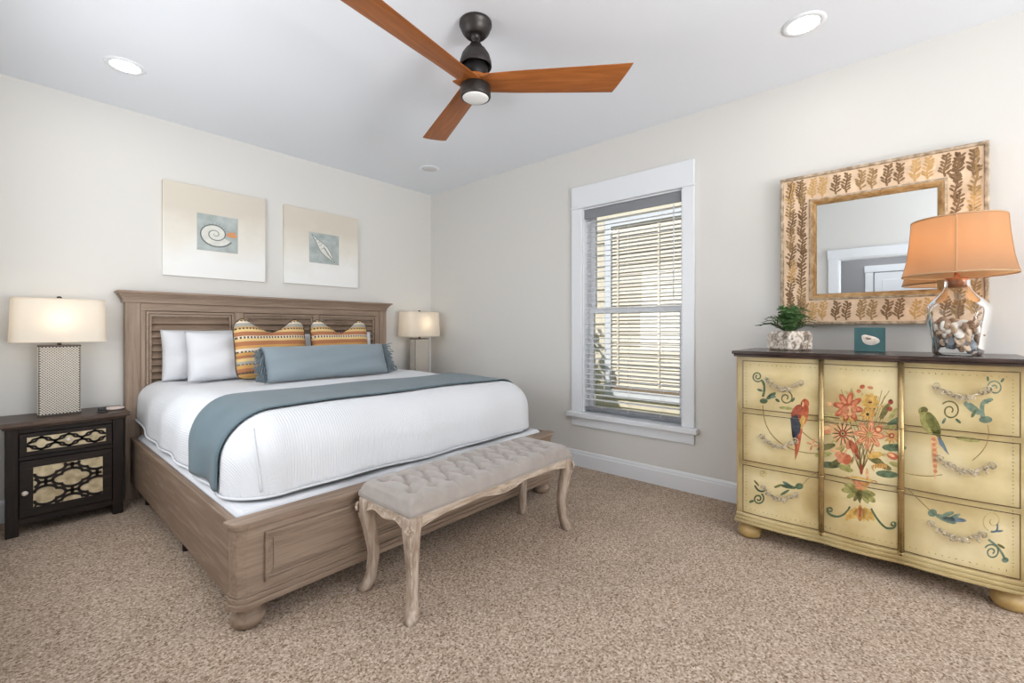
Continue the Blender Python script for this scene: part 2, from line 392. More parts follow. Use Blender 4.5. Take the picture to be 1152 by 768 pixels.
# ------------------------------------------------------------------ recessed lights
M_lens_on = emit('lit_lens', (255, 252, 246), 14)
M_lens_off = mat('frosted_lens', (214, 215, 217), .5)
def recessed(x, y, on, label):
    t = thing('ceiling_light', label, 'light', (x, y, ZC), 'recessed ceiling lights')
    m = MB(); m.lathe([(.068, -.002), (.072, -.007), (.092, -.006), (.098, -.0005), (.098, 0)], (x, y, ZC), 36, cap=False); obj('trim_ring', m, M_white, t)
    m = MB(); m.lathe([(.0705, -.001), (.0705, -.0035), (.03, -.004), (.0005, -.004)], (x, y, ZC), 36); o = obj('lens', m, M_lens_on if on else M_lens_off, t)
    if on: light('downlight', 'AREA', (x, y, ZC-.009), DOWN_E, (1, .97, .92), (0, 0, 0), .13, parent=o)
recessed(.479, 3.468, True, 'glowing recessed ceiling light above the left nightstand lamp')
recessed(2.701, .385, True, 'glowing recessed ceiling light above the dresser and mirror')
recessed(2.74, 3.474, False, 'unlit recessed ceiling light near the far corner of the ceiling')

# ------------------------------------------------------------------ ceiling fan
M_bronze = mat('fan_bronze', (62, 58, 56), .42, .6, var=6, vscale=20)
M_fanwood = wood('fan_wood', (130, 74, 32), (178, 108, 54), (1.4, 15, 15), 2.0, .42, .05, (154, 90, 42))
FX, FY = 1.59, 1.641
fan = thing('ceiling_fan', 'dark bronze ceiling fan with three reddish wooden blades and a round light', 'fan', (FX, FY, ZC))
m = MB(); m.lathe([(.0825, 0), (.0825, -.016), (.078, -.020), (.075, -.034), (.066, -.052), (.053, -.066), (.045, -.071), (.042, -.066), (.018, -.064)], (FX, FY, ZC), 40); obj('canopy', m, M_bronze, fan)
m = MB(); m.lathe([(.0125, -.05), (.0125, -.135)], (FX, FY, ZC), 16); m.sphere((FX, FY, ZC-.066), .026); obj('downrod', m, M_bronze, fan)
m = MB(); m.lathe([(.016, -.104), (.03, -.110), (.034, -.122), (.052, -.138), (.070, -.165), (.080, -.198), (.082, -.222), (.080, -.226), (.076, -.222), (.06, -.205)], (FX, FY, ZC), 40, cap=False)
obj('motor_housing', m, M_bronze, fan)
m = MB(); m.lathe([(.05, -.20), (.062, -.222), (.062, -.27), (.05, -.29)], (FX, FY, ZC), 32); obj('motor', m, mat('fan_motor_dark', (30, 28, 27), .5, .5), fan)
ZB = 2.430
for k, ang in enumerate((67.3, 187.3, 307.3)):
    a = math.radians(ang); d = Vector((math.cos(a), math.sin(a), 0)); nn = Vector((-math.sin(a), math.cos(a), 0)); sl = math.tan(math.radians(13))
    m = MB(); Nr, Nw = 14, 7; top = []; bot = []
    for i in range(Nr):
        f = i/(Nr-1)
        for j in range(Nw):
            g = j/(Nw-1)
            r0 = -.115+.05*g; r1 = .775-.075*g
            r = r0+(r1-r0)*f
            hw = (.058+.032*f**.9)*min(1, .45+max(0, (r+.115))/.16)
            wv = (g-.5)*2*hw
            zz = ZB - wv*sl*min(1, .5+f*1.4) + .006
            th = .007*(1-abs(2*g-1)**4*.7)
            p = Vector((FX, FY, 0))+d*r+nn*wv; p.z = zz
            top.append(p+Vector((0, 0, th))); bot.append(p-Vector((0, 0, th)))
    n0 = len(top); fs = []
    for i in range(Nr-1):
        for j in range(Nw-1):
            q = i*Nw+j; fs += [(q, q+1, q+Nw+1, q+Nw), (n0+q, n0+q+Nw, n0+q+Nw+1, n0+q+1)]
    for i in range(Nr-1):
        for j in (0, Nw-1): q = i*Nw+j; fs.append((q, q+Nw, n0+q+Nw, n0+q))
    for j in range(Nw-1):
        for i in (0, Nr-1): q = i*Nw+j; fs.append((q, q+1, n0+q+1, n0+q))
    # grain along the blade: build it along local x and turn the part
    R = Matrix.Rotation(-a, 4, 'Z'); c0 = Vector((FX, FY, ZC))
    m.add([R @ (p-c0) for p in top+bot], fs)
    o = obj('blade', m, M_fanwood, fan, local=True, bevel=.002); o.rotation_euler = (0, 0, a)
m = MB(); m.lathe([(.02, -.275), (.058, -.277), (.062, -.285), (.062, -.325), (.02, -.33)], (FX, FY, ZC), 36); obj('blade_hub', m, M_fanwood, fan)
m = MB(); m.lathe([(.03, -.318), (.07, -.319), (.077, -.325), (.077, -.376), (.074, -.382), (.067, -.383), (.065, -.378), (.02, -.376)], (FX, FY, ZC), 40); obj('light_housing', m, M_bronze, fan)
m = MB(); m.lathe([(.066, -.374), (.066, -.383), (.058, -.389), (.03, -.394), (.0005, -.395)], (FX, FY, ZC), 36); obj('light_lens', m, mat('fan_lens', (228, 228, 226), .4), fan)

# ------------------------------------------------------------------ bed
M_bed_x = wood('bed_wood_along', (123, 104, 89), (162, 142, 124), (1.4, 20, 20), 2.4, .5, .08, (144, 124, 107))
M_bed_z = wood('bed_wood_upright', (123, 104, 89), (162, 142, 124), (20, 20, 1.4), 2.4, .5, .08, (144, 124, 107))
M_bed_y = wood('bed_wood_side', (121, 102, 87), (158, 138, 121), (20, 1.4, 20), 2.4, .5, .08, (130, 110, 94))
BX0, BX1, YF = .585, 2.660, 1.925
bed = thing('bed', 'king bed with weathered brown louvred headboard and panelled footboard', 'bed', (1.62, 3.0, 0))
hb = MB(); YH = 4.05; yb = YN-.012
hb.box(.56, .642, YH, yb, 0, 1.375); hb.box(2.553, 2.635, YH, yb, 0, 1.375)
hb.box(.642, 2.553, YH+.05, yb, .25, 1.375)
hbo = obj('headboard', hb, M_bed_z, bed, bevel=.004)
m = MB()
m.box(.545, 2.632, YH-.012, yb, 1.372, 1.388)
for i in range(7):
    f = i/6; y = YH-.014-.045*f**1.6; m.box(.545-.03*f, 2.632+.03*f, y, yb, 1.385+.05*f, 1.397+.05*f)
m.box(.512, 2.666, YH-.068, yb, 1.436, 1.452)
obj('crown_moulding', m, M_bed_x, hbo, bevel=.003)
m = MB(); m.box(.642, 2.553, YH+.006, YH+.05, 1.318, 1.372); obj('top_rail', m, M_bed_x, hbo, bevel=.003)
m = MB()
for (x0, x1) in ((.642, .672), (1.228, 1.30), (1.883, 1.932), (2.515, 2.553)):
    m = MB(); m.box(x0+.0005, x1-.0005, YH+.006, YH+.05, .3, 1.318); obj('stile', m, M_bed_z, hbo, bevel=.003)
for (x0, x1) in ((.673, 1.227), (1.301, 1.882), (1.933, 2.514)):
    m = MB()
    for (o_, dy) in ((0, -.003), (.018, .008)):
        a0, a1, zt = x0+o_, x1-o_, 1.312-o_
        m.box(a0, a0+.014, YH+dy, YH+.05, .32, zt-.014); m.box(a1-.014, a1, YH+dy, YH+.05, .32, zt-.014); m.box(a0, a1, YH+dy, YH+.05, zt-.014, zt)
    z = 1.262
    while z > .35:
        m.add([(x0+.032, YH+.046, z+.006), (x1-.032, YH+.046, z+.006), (x1-.032, YH+.012, z-.036), (x0+.032, YH+.012, z-.036), (x0+.032, YH+.046, z-.045), (x1-.032, YH+.046, z-.045)],
              [(0, 1, 2, 3), (3, 2, 5, 4), (0, 3, 4), (1, 5, 2)]); z -= .05
    obj('louvre_panel', m, M_bed_x, hbo)
# side rails
for (x0, x1, lab) in ((BX0, BX0+.03, 1), (BX1-.03, BX1, 0)):
    m = MB(); m.box(x0, x1, YF+.0755, YH, .125, .432); obj('side_rail', m, M_bed_y, bed, bevel=.004)
# footboard
fb = MB()
ch = .045
poly = [(BX0, YF+ch), (BX0+.012, YF+.014), (BX0+ch, YF), (BX1-ch, YF), (BX1-.012, YF+.014), (BX1, YF+ch), (BX1, YF+.075), (BX0, YF+.075)]
fb.prism(poly, 2, .10, .405)
fbo = obj('footboard', fb, M_bed_x, bed, bevel=.003)
def ring(mb, o_, z0, z1):
    mb.prism([(BX0-o_, YF+ch), (BX0+.012-o_*.7, YF+.014-o_*.7), (BX0+ch, YF-o_), (BX1-ch, YF-o_), (BX1-.012+o_*.7, YF+.014-o_*.7), (BX1+o_, YF+ch), (BX1+o_, YF+.075), (BX0-o_, YF+.075)], 2, z0, z1)
m = MB(); ring(m, .004, .398, .408); ring(m, .012, .406, .418); ring(m, .018, .417, .434); obj('top_cap', m, M_bed_x, fbo, bevel=.003)
m = MB(); ring(m, .014, .095, .118); ring(m, .008, .118, .138); ring(m, .003, .138, .15); obj('base_moulding', m, M_bed_x, fbo, bevel=.003)
m = MB(); px0, px1, pz0, pz1 = BX0+.105, BX1-.105, .175, .375
for (o_, wd, dy) in ((0, .013, .016), (.013, .010, .009), (.034, .006, .004)):
    a0, a1, b0, b1 = px0+o_, px1-o_, pz0+o_, pz1-o_
    m.box(a0, a1, YF-dy, YF+.003, b1-wd, b1); m.box(a0, a1, YF-dy, YF+.003, b0, b0+wd); m.box(a0, a0+wd, YF-dy, YF+.003, b0+wd, b1-wd); m.box(a1-wd, a1, YF-dy, YF+.003, b0+wd, b1-wd)
obj('panel_moulding', m, M_bed_x, fbo, bevel=.002)
bun = [(.03, 0), (.048, .004), (.060, .018), (.063, .036), (.058, .052), (.046, .060), (.044, .066), (.052, .072), (.056, .082), (.054, .092), (.046, .10)]
for x in (BX0+.068, BX1-.068):
    m = MB(); m.lathe(bun, (x, YF+.062, 0), 32); obj('bun_foot', m, M_bed_x, bed)
M_blk = mat('black_plastic', (28, 26, 26), .5)
for x in (BX0+.07, BX1-.07):
    for y in (2.9, 3.85):
        m = MB(); m.lathe([(.022, 0), (.022, .05), (.018, .055), (.018, .16)], (x, y, 0), 16); obj('support_foot', m, M_blk, bed)
m = MB(); m.box(BX0+.03, BX1-.03, 2.0, YH, .15, .185); obj('slat_base', m, M_bed_y, bed)

# mattress with white fitted sheet
M_sheet = mat('white_sheet', (212, 214, 218), .85, bump=.25, bscale=9)
m = MB()
m.box(BX0+.034, BX1-.034, YF+.082, YH-.01, .187, .448)
tag(obj('mattress', m, M_sheet, bevel=.035, seg=4), 'thick mattress in a white fitted sheet inside the bed frame', 'mattress')

# duvet and runner share the draped surface
DXC, DHW, DYF, ZT, RR, DL = 1.630, .795, 2.240, .808, .205, .455
def drape(sx, ty, off=0.0, lift=True):
    """sx: arc distance from the centre line (signed); ty: distance along the bed, negative past the foot edge"""
    a = max(0, abs(sx)-DHW); b = max(0, -ty)
    r = math.hypot(a, b)
    q = RR*PI/2
    def prof(r):
        if r <= q: return RR*math.sin(r/RR), RR*(1-math.cos(r/RR))
        e = r-q; return RR+.03*e, RR+e
    rc = min(r, DL)
    o_, dn = prof(rc)
    # outward unit direction
    ux, uy = ((a/r, b/r) if r > 1e-9 else (0, 0))
    sg = 1 if sx >= 0 else -1
    ang = min(1, rc/q)
    nx, nz = math.sin(ang*PI/2), math.cos(ang*PI/2)
    x = DXC+sg*(min(abs(sx), DHW)+(o_+off*nx)*ux)
    y = DYF+max(ty, 0)-(o_+off*nx)*uy
    z = ZT-dn+off*nz
    if lift:
        hy = max(0, (y-3.3)/.7); z += .075*min(1, a/.3)*hy*hy
        z += .0035*math.sin(x*7+y*3)+.003*math.sin(y*9-x*4)
        w_ = min(1, rc/.25)
        e = .008*w_*(math.sin(y*17+x*3)*a+math.sin(x*13)*b)/(a+b+1e-6)*(1-.9*min(1, 4*a*b/((a+b)**2+1e-6)))
        x += sg*ux*e; y -= uy*e
    # fall of the top toward the head end
    return Vector((x, y, z))
def sheetmat(name, rgb, rib=True):
    m, n, l, b = newmat(name)
    b.inputs['Base Color'].default_value = lin(rgb); b.inputs['Roughness'].default_value = .85; b.inputs['Sheen Weight'].default_value = .15
    tc = n.new('ShaderNodeTexCoord'); sp = n.new('ShaderNodeSeparateXYZ'); l.new(tc.outputs['UV'], sp.inputs[0])
    mu = n.new('ShaderNodeMath'); mu.operation = 'MULTIPLY'; mu.inputs[1].default_value = 2*PI/.0125; l.new(sp.outputs[0], mu.inputs[0])
    nz = n.new('ShaderNodeTexNoise'); nz.inputs['Scale'].default_value = 22; l.new(tc.outputs['UV'], nz.inputs['Vector'])
    ad = n.new('ShaderNodeMath'); ad.operation = 'MULTIPLY_ADD'; ad.inputs[1].default_value = 3.5; l.new(nz.outputs[0], ad.inputs[0]); l.new(mu.outputs[0], ad.inputs[2])
    si = n.new('ShaderNodeMath'); si.operation = 'SINE'; l.new(ad.outputs[0], si.inputs[0])
    bp = n.new('ShaderNodeBump'); bp.inputs['Strength'].default_value = .22 if rib else 0; bp.inputs['Distance'].default_value = .004
    l.new(si.outputs[0], bp.inputs['Height']); l.new(bp.outputs[0], b.inputs['Normal'])
    return m
m = MB(); NS, NT = 120, 120; smax = DHW+DL; t1 = 1.80
k = 0
for i in range(NS):
    for j in range(NT):
        s_ = -smax+2*smax*i/(NS-1); t_ = -DL+(t1+DL)*j/(NT-1)
        m.uv[i*NT+j] = (s_, t_)
m.grid(lambda u, v: drape(-smax+2*smax*u, -DL+(t1+DL)*v), NS, NT, smooth=True)
gi = lambda k: (max(0, abs(-smax+2*smax*(k//NT)/(NS-1))-DHW), max(0, -(-DL+(t1+DL)*(k % NT)/(NT-1))))
keep = [i for i, f in enumerate(m.f) if not all(math.hypot(*gi(k)) >= DL-1e-6 for k in f)]
m.f = [m.f[i] for i in keep]; m.mi = [m.mi[i] for i in keep]; m.sm = [m.sm[i] for i in keep]
dv = obj('duvet', m, sheetmat('white_ribbed_cover', (216, 218, 222)))
so = dv.modifiers.new('thick', 'SOLIDIFY'); so.thickness = .014; so.offset = -1
tag(dv, 'white ribbed bedspread spread over the mattress, hanging at side and foot', 'bedspread')
# hem piping along the lower edge
m = MB(); hem = []
for i in range(60): hem.append(drape(-smax, t1-(t1-.02)*i/59, .004))
for i in range(1, 15):
    q = PI/2*i/15; hem.append(drape(-DHW-DL*math.cos(q), -DL*math.sin(q), .004))
for i in range(80): hem.append(drape(-DHW+2*DHW*i/79, -DL, .004))
m.tube(hem, .006, 6); obj('piping', m, M_sheet, dv)
m = MB(); m.tube([drape(-DHW-.12-.10*i/15, -.10-.27*i/15, .001) for i in range(16)], .006, 8); obj('corner_seam', m, M_sheet, dv)

M_runner = mat('slate_blue_throw', (86, 105, 113), .9, bump=.3, bscale=260, var=5, vscale=5, sheen=.2)
m = MB(); s0, s1 = -DHW-.435, DHW+.24
def run(u, v):
    s_ = s0+(s1-s0)*u
    f = min(1, max(0, (-s_-.55)/.7))
    yl, yh = 2.20, 2.80-.14*f*f+.03*u
    yl += .03*(1-f)*0
    t_ = yl+(yh-yl)*v-DYF
    p = drape(s_, max(t_, .001), .010)
    p.x += -.006*f*math.sin(v*9)
    return p
m.grid(run, 90, 26, smooth=True)
rn = obj('bed_runner', m, M_runner); so = rn.modifiers.new('thick', 'SOLIDIFY'); so.thickness = .007; so.offset = 1
tag(rn, 'slate blue throw laid across the foot of the white bedspread', 'throw')

# ------------------------------------------------------------------ pillows
def pillow_mb(wd, ht, tk, ears=0.0, dip=0.0, edge=.12, nu=34, nv=30, wr=0.0, seed=0):
    mb = MB(); r_ = random.Random(seed); ph = [r_.random()*6 for _ in range(6)]
    def P(u, v, s):
        a, b = 2*u-1, 2*v-1
        ca, cb = a*(1-edge*(1-b*b)*.35), b*(1-edge*(1-a*a)*.35)
        x = ca*wd/2; z = ht/2+cb*ht/2
        if ears:
            k_ = 1-.10*(abs(a*b))**5; x *= k_; z = ht/2+(z-ht/2)*k_; z += ears*math.exp(-((abs(a)-.72)/.22)**2)*max(0, b)**2*.16*ht
        if dip: z -= dip*max(0, b)**2*math.exp(-(a/.42)**2)
        t = tk/2*((1-a**4)*(1-b**4))**.55
        if dip: t *= 1-.35*max(0, b)*math.exp(-(a/.3)**2)
        y = s*t+wr*(1-abs(a*b))*(math.sin(5*a+3*b+ph[0])+math.sin(7*b-4*a+ph[1]))*min(1, t/(tk*.2))
        return (x, y, z)
    mb.grid(lambda u, v: P(u, v, -1), nu, nv); mb.grid(lambda u, v: P(u, v, 1), nu, nv, flip=True)
    mb.edge = [P(i/39, 0, 0) for i in range(40)]+[P(1, i/39, 0) for i in range(1, 40)]+[P(1-i/39, 1, 0) for i in range(1, 40)]+[P(0, 1-i/39, 0) for i in range(1, 39)]
    return mb
def weld(o):
    wm = o.modifiers.new('weld', 'WELD'); wm.merge_threshold = .0008
M_pil = mat('white_pillowcase', (210, 211, 215), .85, bump=.2, bscale=12, sheen=.1)
def pillow(name, label, cat, loc, wd, ht, tk, lean, yaw, mt, group=None, roll=0, **k):
    mb = pillow_mb(wd, ht, tk, **k); o = obj(name, mb, mt, recalc=False); weld(o)
    o.location = loc; o.rotation_euler = (-lean, roll, yaw); tag(o, label, cat, group)
    return o, mb
DZT = ZT+.006
def stripes():
    m, n, l, b = newmat('striped_weave')
    tc = n.new('ShaderNodeTexCoord'); sp = n.new('ShaderNodeSeparateXYZ'); l.new(tc.outputs['Object'], sp.inputs[0])
    mz = n.new('ShaderNodeMath'); mz.operation = 'MULTIPLY'; mz.inputs[1].default_value = 1/.5; l.new(sp.outputs[2], mz.inputs[0])
    nz = n.new('ShaderNodeTexNoise'); nz.inputs['Scale'].default_value = 6; l.new(tc.outputs['Object'], nz.inputs['Vector'])
    ad = n.new('ShaderNodeMath'); ad.operation = 'MULTIPLY_ADD'; ad.inputs[1].default_value = .03; l.new(nz.outputs[0], ad.inputs[0]); l.new(mz.outputs[0], ad.inputs[2])
    rp = n.new('ShaderNodeValToRGB'); rp.color_ramp.interpolation = 'CONSTANT'; e = rp.color_ramp.elements
    mu, ru, cr, ye, sg, br = (200, 152, 88), (168, 110, 74), (222, 206, 186), (214, 184, 126), (158, 156, 146), (120, 90, 66)
    seq = [(0, ye), (.05, mu), (.09, br), (.12, ru), (.17, mu), (.22, sg), (.27, ye), (.32, ru), (.36, mu), (.41, cr), (.46, mu), (.50, ru), (.56, ye), (.60, cr), (.64, ru), (.70, ye), (.745, mu), (.775, sg), (.835, cr), (.87, ye), (.90, ru), (.935, mu), (.965, ye)]
    e[0].position = 0; e[0].color = lin(seq[0][1]); e[1].position = seq[1][0]; e[1].color = lin(seq[1][1])
    for p, c in seq[2:]: q = e.new(p); q.color = lin(c)
    l.new(ad.outputs[0], rp.inputs[0])
    r2 = n.new('ShaderNodeValToRGB'); r2.color_ramp.interpolation = 'CONSTANT'; e2 = r2.color_ramp.elements
    pts = [(.09, .12), (.22, .235), (.40, .425), (.60, .63), (.735, .765), (.86, .885)]
    e2[0].position = 0; e2[0].color = (0, 0, 0, 1); e2[1].position = pts[0][0]; e2[1].color = (1, 1, 1, 1)
    for i, (a, c) in enumerate(pts):
        if i: q = e2.new(a); q.color = (1, 1, 1, 1)
        q = e2.new(c); q.color = (0, 0, 0, 1)
    l.new(ad.outputs[0], r2.inputs[0])
    sx = n.new('ShaderNodeMath'); sx.operation = 'MULTIPLY'; sx.inputs[1].default_value = 300; l.new(sp.outputs[0], sx.inputs[0])
    si = n.new('ShaderNodeMath'); si.operation = 'SINE'; l.new(sx.outputs[0], si.inputs[0])
    gt = n.new('ShaderNodeMath'); gt.operation = 'GREATER_THAN'; gt.inputs[1].default_value = -.2; l.new(si.outputs[0], gt.inputs[0])
    m2 = n.new('ShaderNodeMath'); m2.operation = 'MULTIPLY'; l.new(gt.outputs[0], m2.inputs[0]); l.new(r2.outputs[0], m2.inputs[1])
    mx = n.new('ShaderNodeMix'); mx.data_type = 'RGBA'; l.new(m2.outputs[0], mx.inputs[0]); l.new(rp.outputs[0], mx.inputs[6]); mx.inputs[7].default_value = lin((84, 76, 68))
    l.new(mx.outputs[2], b.inputs['Base Color']); b.inputs['Roughness'].default_value = .9
    wv = n.new('ShaderNodeTexWave'); wv.inputs['Scale'].default_value = 60; wv.bands_direction = 'Z'; l.new(tc.outputs['Object'], wv.inputs['Vector'])
    bp = n.new('ShaderNodeBump'); bp.inputs['Strength'].default_value = .4; bp.inputs['Distance'].default_value = .003; l.new(wv.outputs[0], bp.inputs['Height']); l.new(bp.outputs[0], b.inputs['Normal'])
    return m
M_stripe = stripes()
WG = 'white sleeping pillows against the headboard'
pillow('bed_pillow', 'white pillow against the headboard, outermost of the pair beside the left lamp', 'pillow', (1.02, 3.945, DZT), .56, .37, .14, .12, 0, M_pil, WG, edge=.10, wr=.007, seed=1)
pillow('bed_pillow', 'plump white pillow leaning in front of another, partly behind the left striped cushion', 'pillow', (1.135, 3.745, DZT), .58, .36, .15, .20, .03, M_pil, WG, edge=.10, wr=.007, seed=2)
pillow('bed_pillow', 'white pillow showing only a pale strip between the two striped cushions', 'pillow', (1.90, 3.765, DZT), .60, .34, .15, .22, 0, M_pil, WG, edge=.10, wr=.007, seed=4)
pillow('bed_pillow', 'white pillow whose corner shows right of the right striped cushion', 'pillow', (2.13, 3.945, DZT), .56, .35, .14, .12, 0, M_pil, WG, edge=.10, wr=.007, seed=3)
M_pipe = mat('cushion_piping', (70, 58, 48), .9)
SG = 'striped square cushions'
c1, mb1 = pillow('striped_cushion', 'ochre and rust striped square cushion on the left, behind the fringed bolster', 'cushion', (1.345, 3.545, DZT+.005), .53, .43, .15, .20, .04, M_stripe, SG, edge=.12, ears=.45, dip=.075, seed=5)
m = MB(); m.tube(mb1.edge, .0045, 6, closed=True); obj('piping', m, M_pipe, c1, local=True)
c2, mb2 = pillow('striped_cushion', 'ochre and rust striped square cushion on the right, behind the fringed bolster', 'cushion', (1.895, 3.56, DZT+.005), .51, .43, .15, .18, -.04, M_stripe, SG, edge=.12, ears=.45, dip=.085, seed=6)
m = MB(); m.tube(mb2.edge, .0045, 6, closed=True); obj('piping', m, M_pipe, c2, local=True)

M_bol = mat('blue_grey_linen', (130, 142, 149), .9, bump=.25, bscale=300, sheen=.25)
M_fringe = mat('bolster_fringe', (110, 122, 128), .95)
bo, mbb = pillow('fringed_bolster', 'long blue grey lumbar pillow with fringed ends in front of the striped cushions', 'pillow', (1.67, 3.285, DZT), .99, .262, .15, .34, .02, M_bol, None, edge=.05, wr=.005, seed=8, nu=50)
for s_ in (-1, 1):
    m = MB(); rf = random.Random(11+s_)
    for k in range(95):
        v = rf.random(); z0 = .012+.24*v; x0 = s_*(.480+.012*rf.random()); y0 = rf.uniform(-.02, .012)
        L = .055+.035*rf.random(); pts = []
        dx, dz = rf.uniform(.35, 1.0), rf.uniform(-1.1, .1)
        for i in range(6):
            f = i/5; zz = max(.006+.01*f, z0+L*dz*f*(1+.5*f)); pts.append((x0+s_*L*dx*f, y0-.012*f*rf.random()-.018*f, zz))
        m.tube(pts, [.0042, .0042, .004, .0038, .0034, .0022], 5)
    obj('fringe', m, M_fringe, bo, local=True)

# ------------------------------------------------------------------ bench
M_bwood = wood('whitewashed_wood', (134, 112, 94), (206, 193, 180), (14, 14, 2.2), 3.2, .55, .15, (176, 158, 141))
M_bwood_x = wood('whitewashed_wood_rail', (150, 128, 108), (220, 208, 196), (2.2, 14, 14), 3.2, .55, .15, (190, 172, 154))
M_bfab = mat('greige_velvet', (158, 149, 142), .85, sheen=.3, var=6, vscale=14)
bx0, bx1, byf, byb = 1.075, 2.225, 1.485, 1.865
def leg_off(f): return .010*math.exp(-((f-.16)/.12)**2)-.012*math.exp(-((f-.62)/.2)**2)+.020*max(0, (f-.82)/.18)**1.6
def leg_hw(f): return .0345-.014*min(1, f/.55)+.006*max(0, (f-.82)/.18)
ben = thing('bench', 'tufted greige bench with carved whitewashed cabriole legs at the foot of the bed', 'bench', ((bx0+bx1)/2, (byf+byb)/2, 0))
ZS = .425
buttons = []
LX = bx1-bx0; LYb = byb-byf
for r_ in range(3):
    for k in range(10):
        fx = (k+.5+(0.0 if r_ % 2 == 0 else .5))/10.5*.94+.02
        fy = .22+.28*r_
        buttons.append((bx0+LX*fx, byf+LYb*fy))
def seg_d(px, py, a, b):
    ax, ay = a; bx_, by_ = b; dx, dy = bx_-ax, by_-ay; t = max(0, min(1, ((px-ax)*dx+(py-ay)*dy)/(dx*dx+dy*dy)))
    return math.hypot(px-ax-dx*t, py-ay-dy*t)
creases = []
for i, a in enumerate(buttons):
    for b in buttons[i+1:]:
        if .02 < abs(a[1]-b[1]) < .13 and abs(a[0]-b[0]) < .075: creases.append((a, b))
for k, (x, y) in enumerate(buttons):
    if k < 10: creases.append(((x, y), (x, byf-.01)))
    if k >= 20: creases.append(((x, y), (x, byb+.01)))
def seat_z(x, y):
    ex = min((x-bx0), (bx1-x)); ey = min(y-byf, byb-y)
    e = 1-((1-min(1, max(0, ex)/.055))**2.6); g = 1-((1-min(1, max(0, ey)/.055))**2.6)
    h = ZS+.030+.048*e**.5*g**.5
    d = 0
    for (qx, qy) in buttons:
        r2 = (x-qx)**2+(y-qy)**2
        if r2 < .004: d = max(d, .036*math.exp(-r2/.00045))
    for a, b in creases:
        s_ = seg_d(x, y, a, b)
        if s_ < .025: d = max(d, .014*math.exp(-(s_/.010)**2))
    return h-d*min(1, e*g*1.1)
m = MB(); NX, NY = 190, 66
def seatP(u, v):
    u = .5-.5*math.cos(PI*u) if False else u
    x = bx0+LX*u; y = byf+LYb*v
    return (x, y, seat_z(x, y))
m.grid(seatP, NX, NY)
# sides down to the seat rail
per = [(bx0+LX*i/(NX-1), byf) for i in range(NX)]+[(bx1, byf+LYb*i/(NY-1)) for i in range(1, NY)]+[(bx1-LX*i/(NX-1), byb) for i in range(1, NX)]+[(bx0, byb-LYb*i/(NY-1)) for i in range(1, NY-1)]
def side(u, v):
    x, y = per[int(round(u*len(per))) % len(per)]
    z1 = seat_z(x, y); bul = .006*math.sin(PI*v)
    cx = -1 if x == bx0 else (1 if x == bx1 else 0); cy = -1 if y == byf else (1 if y == byb else 0)
    return (x+cx*bul, y+cy*bul, ZS+(z1-ZS)*v)
m.grid(side, len(per), 5, cu=True)
seat = obj('seat', m, M_bfab, ben); weld(seat)
m = MB(); m.sphere((0, 0, 0), .0095, nu=10, nv=6, sc=(1, 1, .6)); b0_ = None
for (x, y) in buttons:
    if b0_ is None: b0_ = bt = obj('button', m, M_bfab, seat, local=True)
    else: bt = b0_.copy(); C.objects.link(bt); bt.parent = seat
    bt.location = Vector((x, y, seat_z(x, y)+.001))-root_loc(seat)
m = MB(); m.tube([(bx0-.003, byf-.003, ZS+.006), (bx1+.003, byf-.003, ZS+.006), (bx1+.003, byb+.003, ZS+.006), (bx0-.003, byb+.003, ZS+.006)], .005, 6, closed=True); obj('welt', m, M_bfab, seat)
# scalloped aprons
def scallop(f):  # depth of the rail along its length
    return .034+.020*math.exp(-((f-.5)/.10)**2)+.010*(math.exp(-((f-.36)/.05)**2)+math.exp(-((f-.64)/.05)**2))*-.6+.022*(math.exp(-(f/.09)**2)+math.exp(-((1-f)/.09)**2))
m = MB()
for y0, y1 in ((byf+.004, byf+.026), (byb-.026, byb-.004)):
    pts = [(bx0+.01+(LX-.02)*i/60, ZS-scallop(i/60)) for i in range(61)]
    m.prism([(bx1-.01, ZS)]+[(bx0+.01, ZS)]+pts, 1, y0, y1)
for x0, x1 in ((bx0+.004, bx0+.026), (bx1-.026, bx1-.004)):
    pts = [(byf+.01+(LYb-.02)*i/40, ZS-(.036+.018*math.exp(-((i/40-.5)/.16)**2)+.026*(math.exp(-(i/40/.16)**2)+math.exp(-((1-i/40)/.16)**2)))) for i in range(41)]
    m.prism([(byb-.01, ZS)]+[(byf+.01, ZS)]+pts, 0, x0, x1)
m.box(bx0, bx1, byf, byb, ZS-.012, ZS)
ap = obj('seat_rail', m, M_bwood_x, ben, bevel=.003)
m = MB()
pts = [(bx0+.04+(LX-.08)*i/60, byf+.002, ZS-scallop(i/60)+.008) for i in range(61)]; m.tube(pts, .004, 6)
pts = [(bx0+.002, byf+.04+(LYb-.08)*i/40, ZS-(.036+.018*math.exp(-((i/40-.5)/.16)**2)+.026*(math.exp(-(i/40/.16)**2)+math.exp(-((1-i/40)/.16)**2)))+.008) for i in range(41)]; m.tube(pts, .004, 6)
cx = (bx0+bx1)/2
for k in range(7): a = PI*(k/6); m.sphere((cx+.028*math.cos(a), byf+.002, ZS-.028-.014*math.sin(a)), .008, nu=8, nv=6, sc=(1.3, .6, .8))
for s_ in (-1, 1):
    for k in range(5): m.sphere((cx+s_*(.05+.016*k), byf+.002, ZS-.034+.003*k), .006, nu=8, nv=6, sc=(1.6, .6, .6))
obj('carving', m, M_bwood_x, ap)
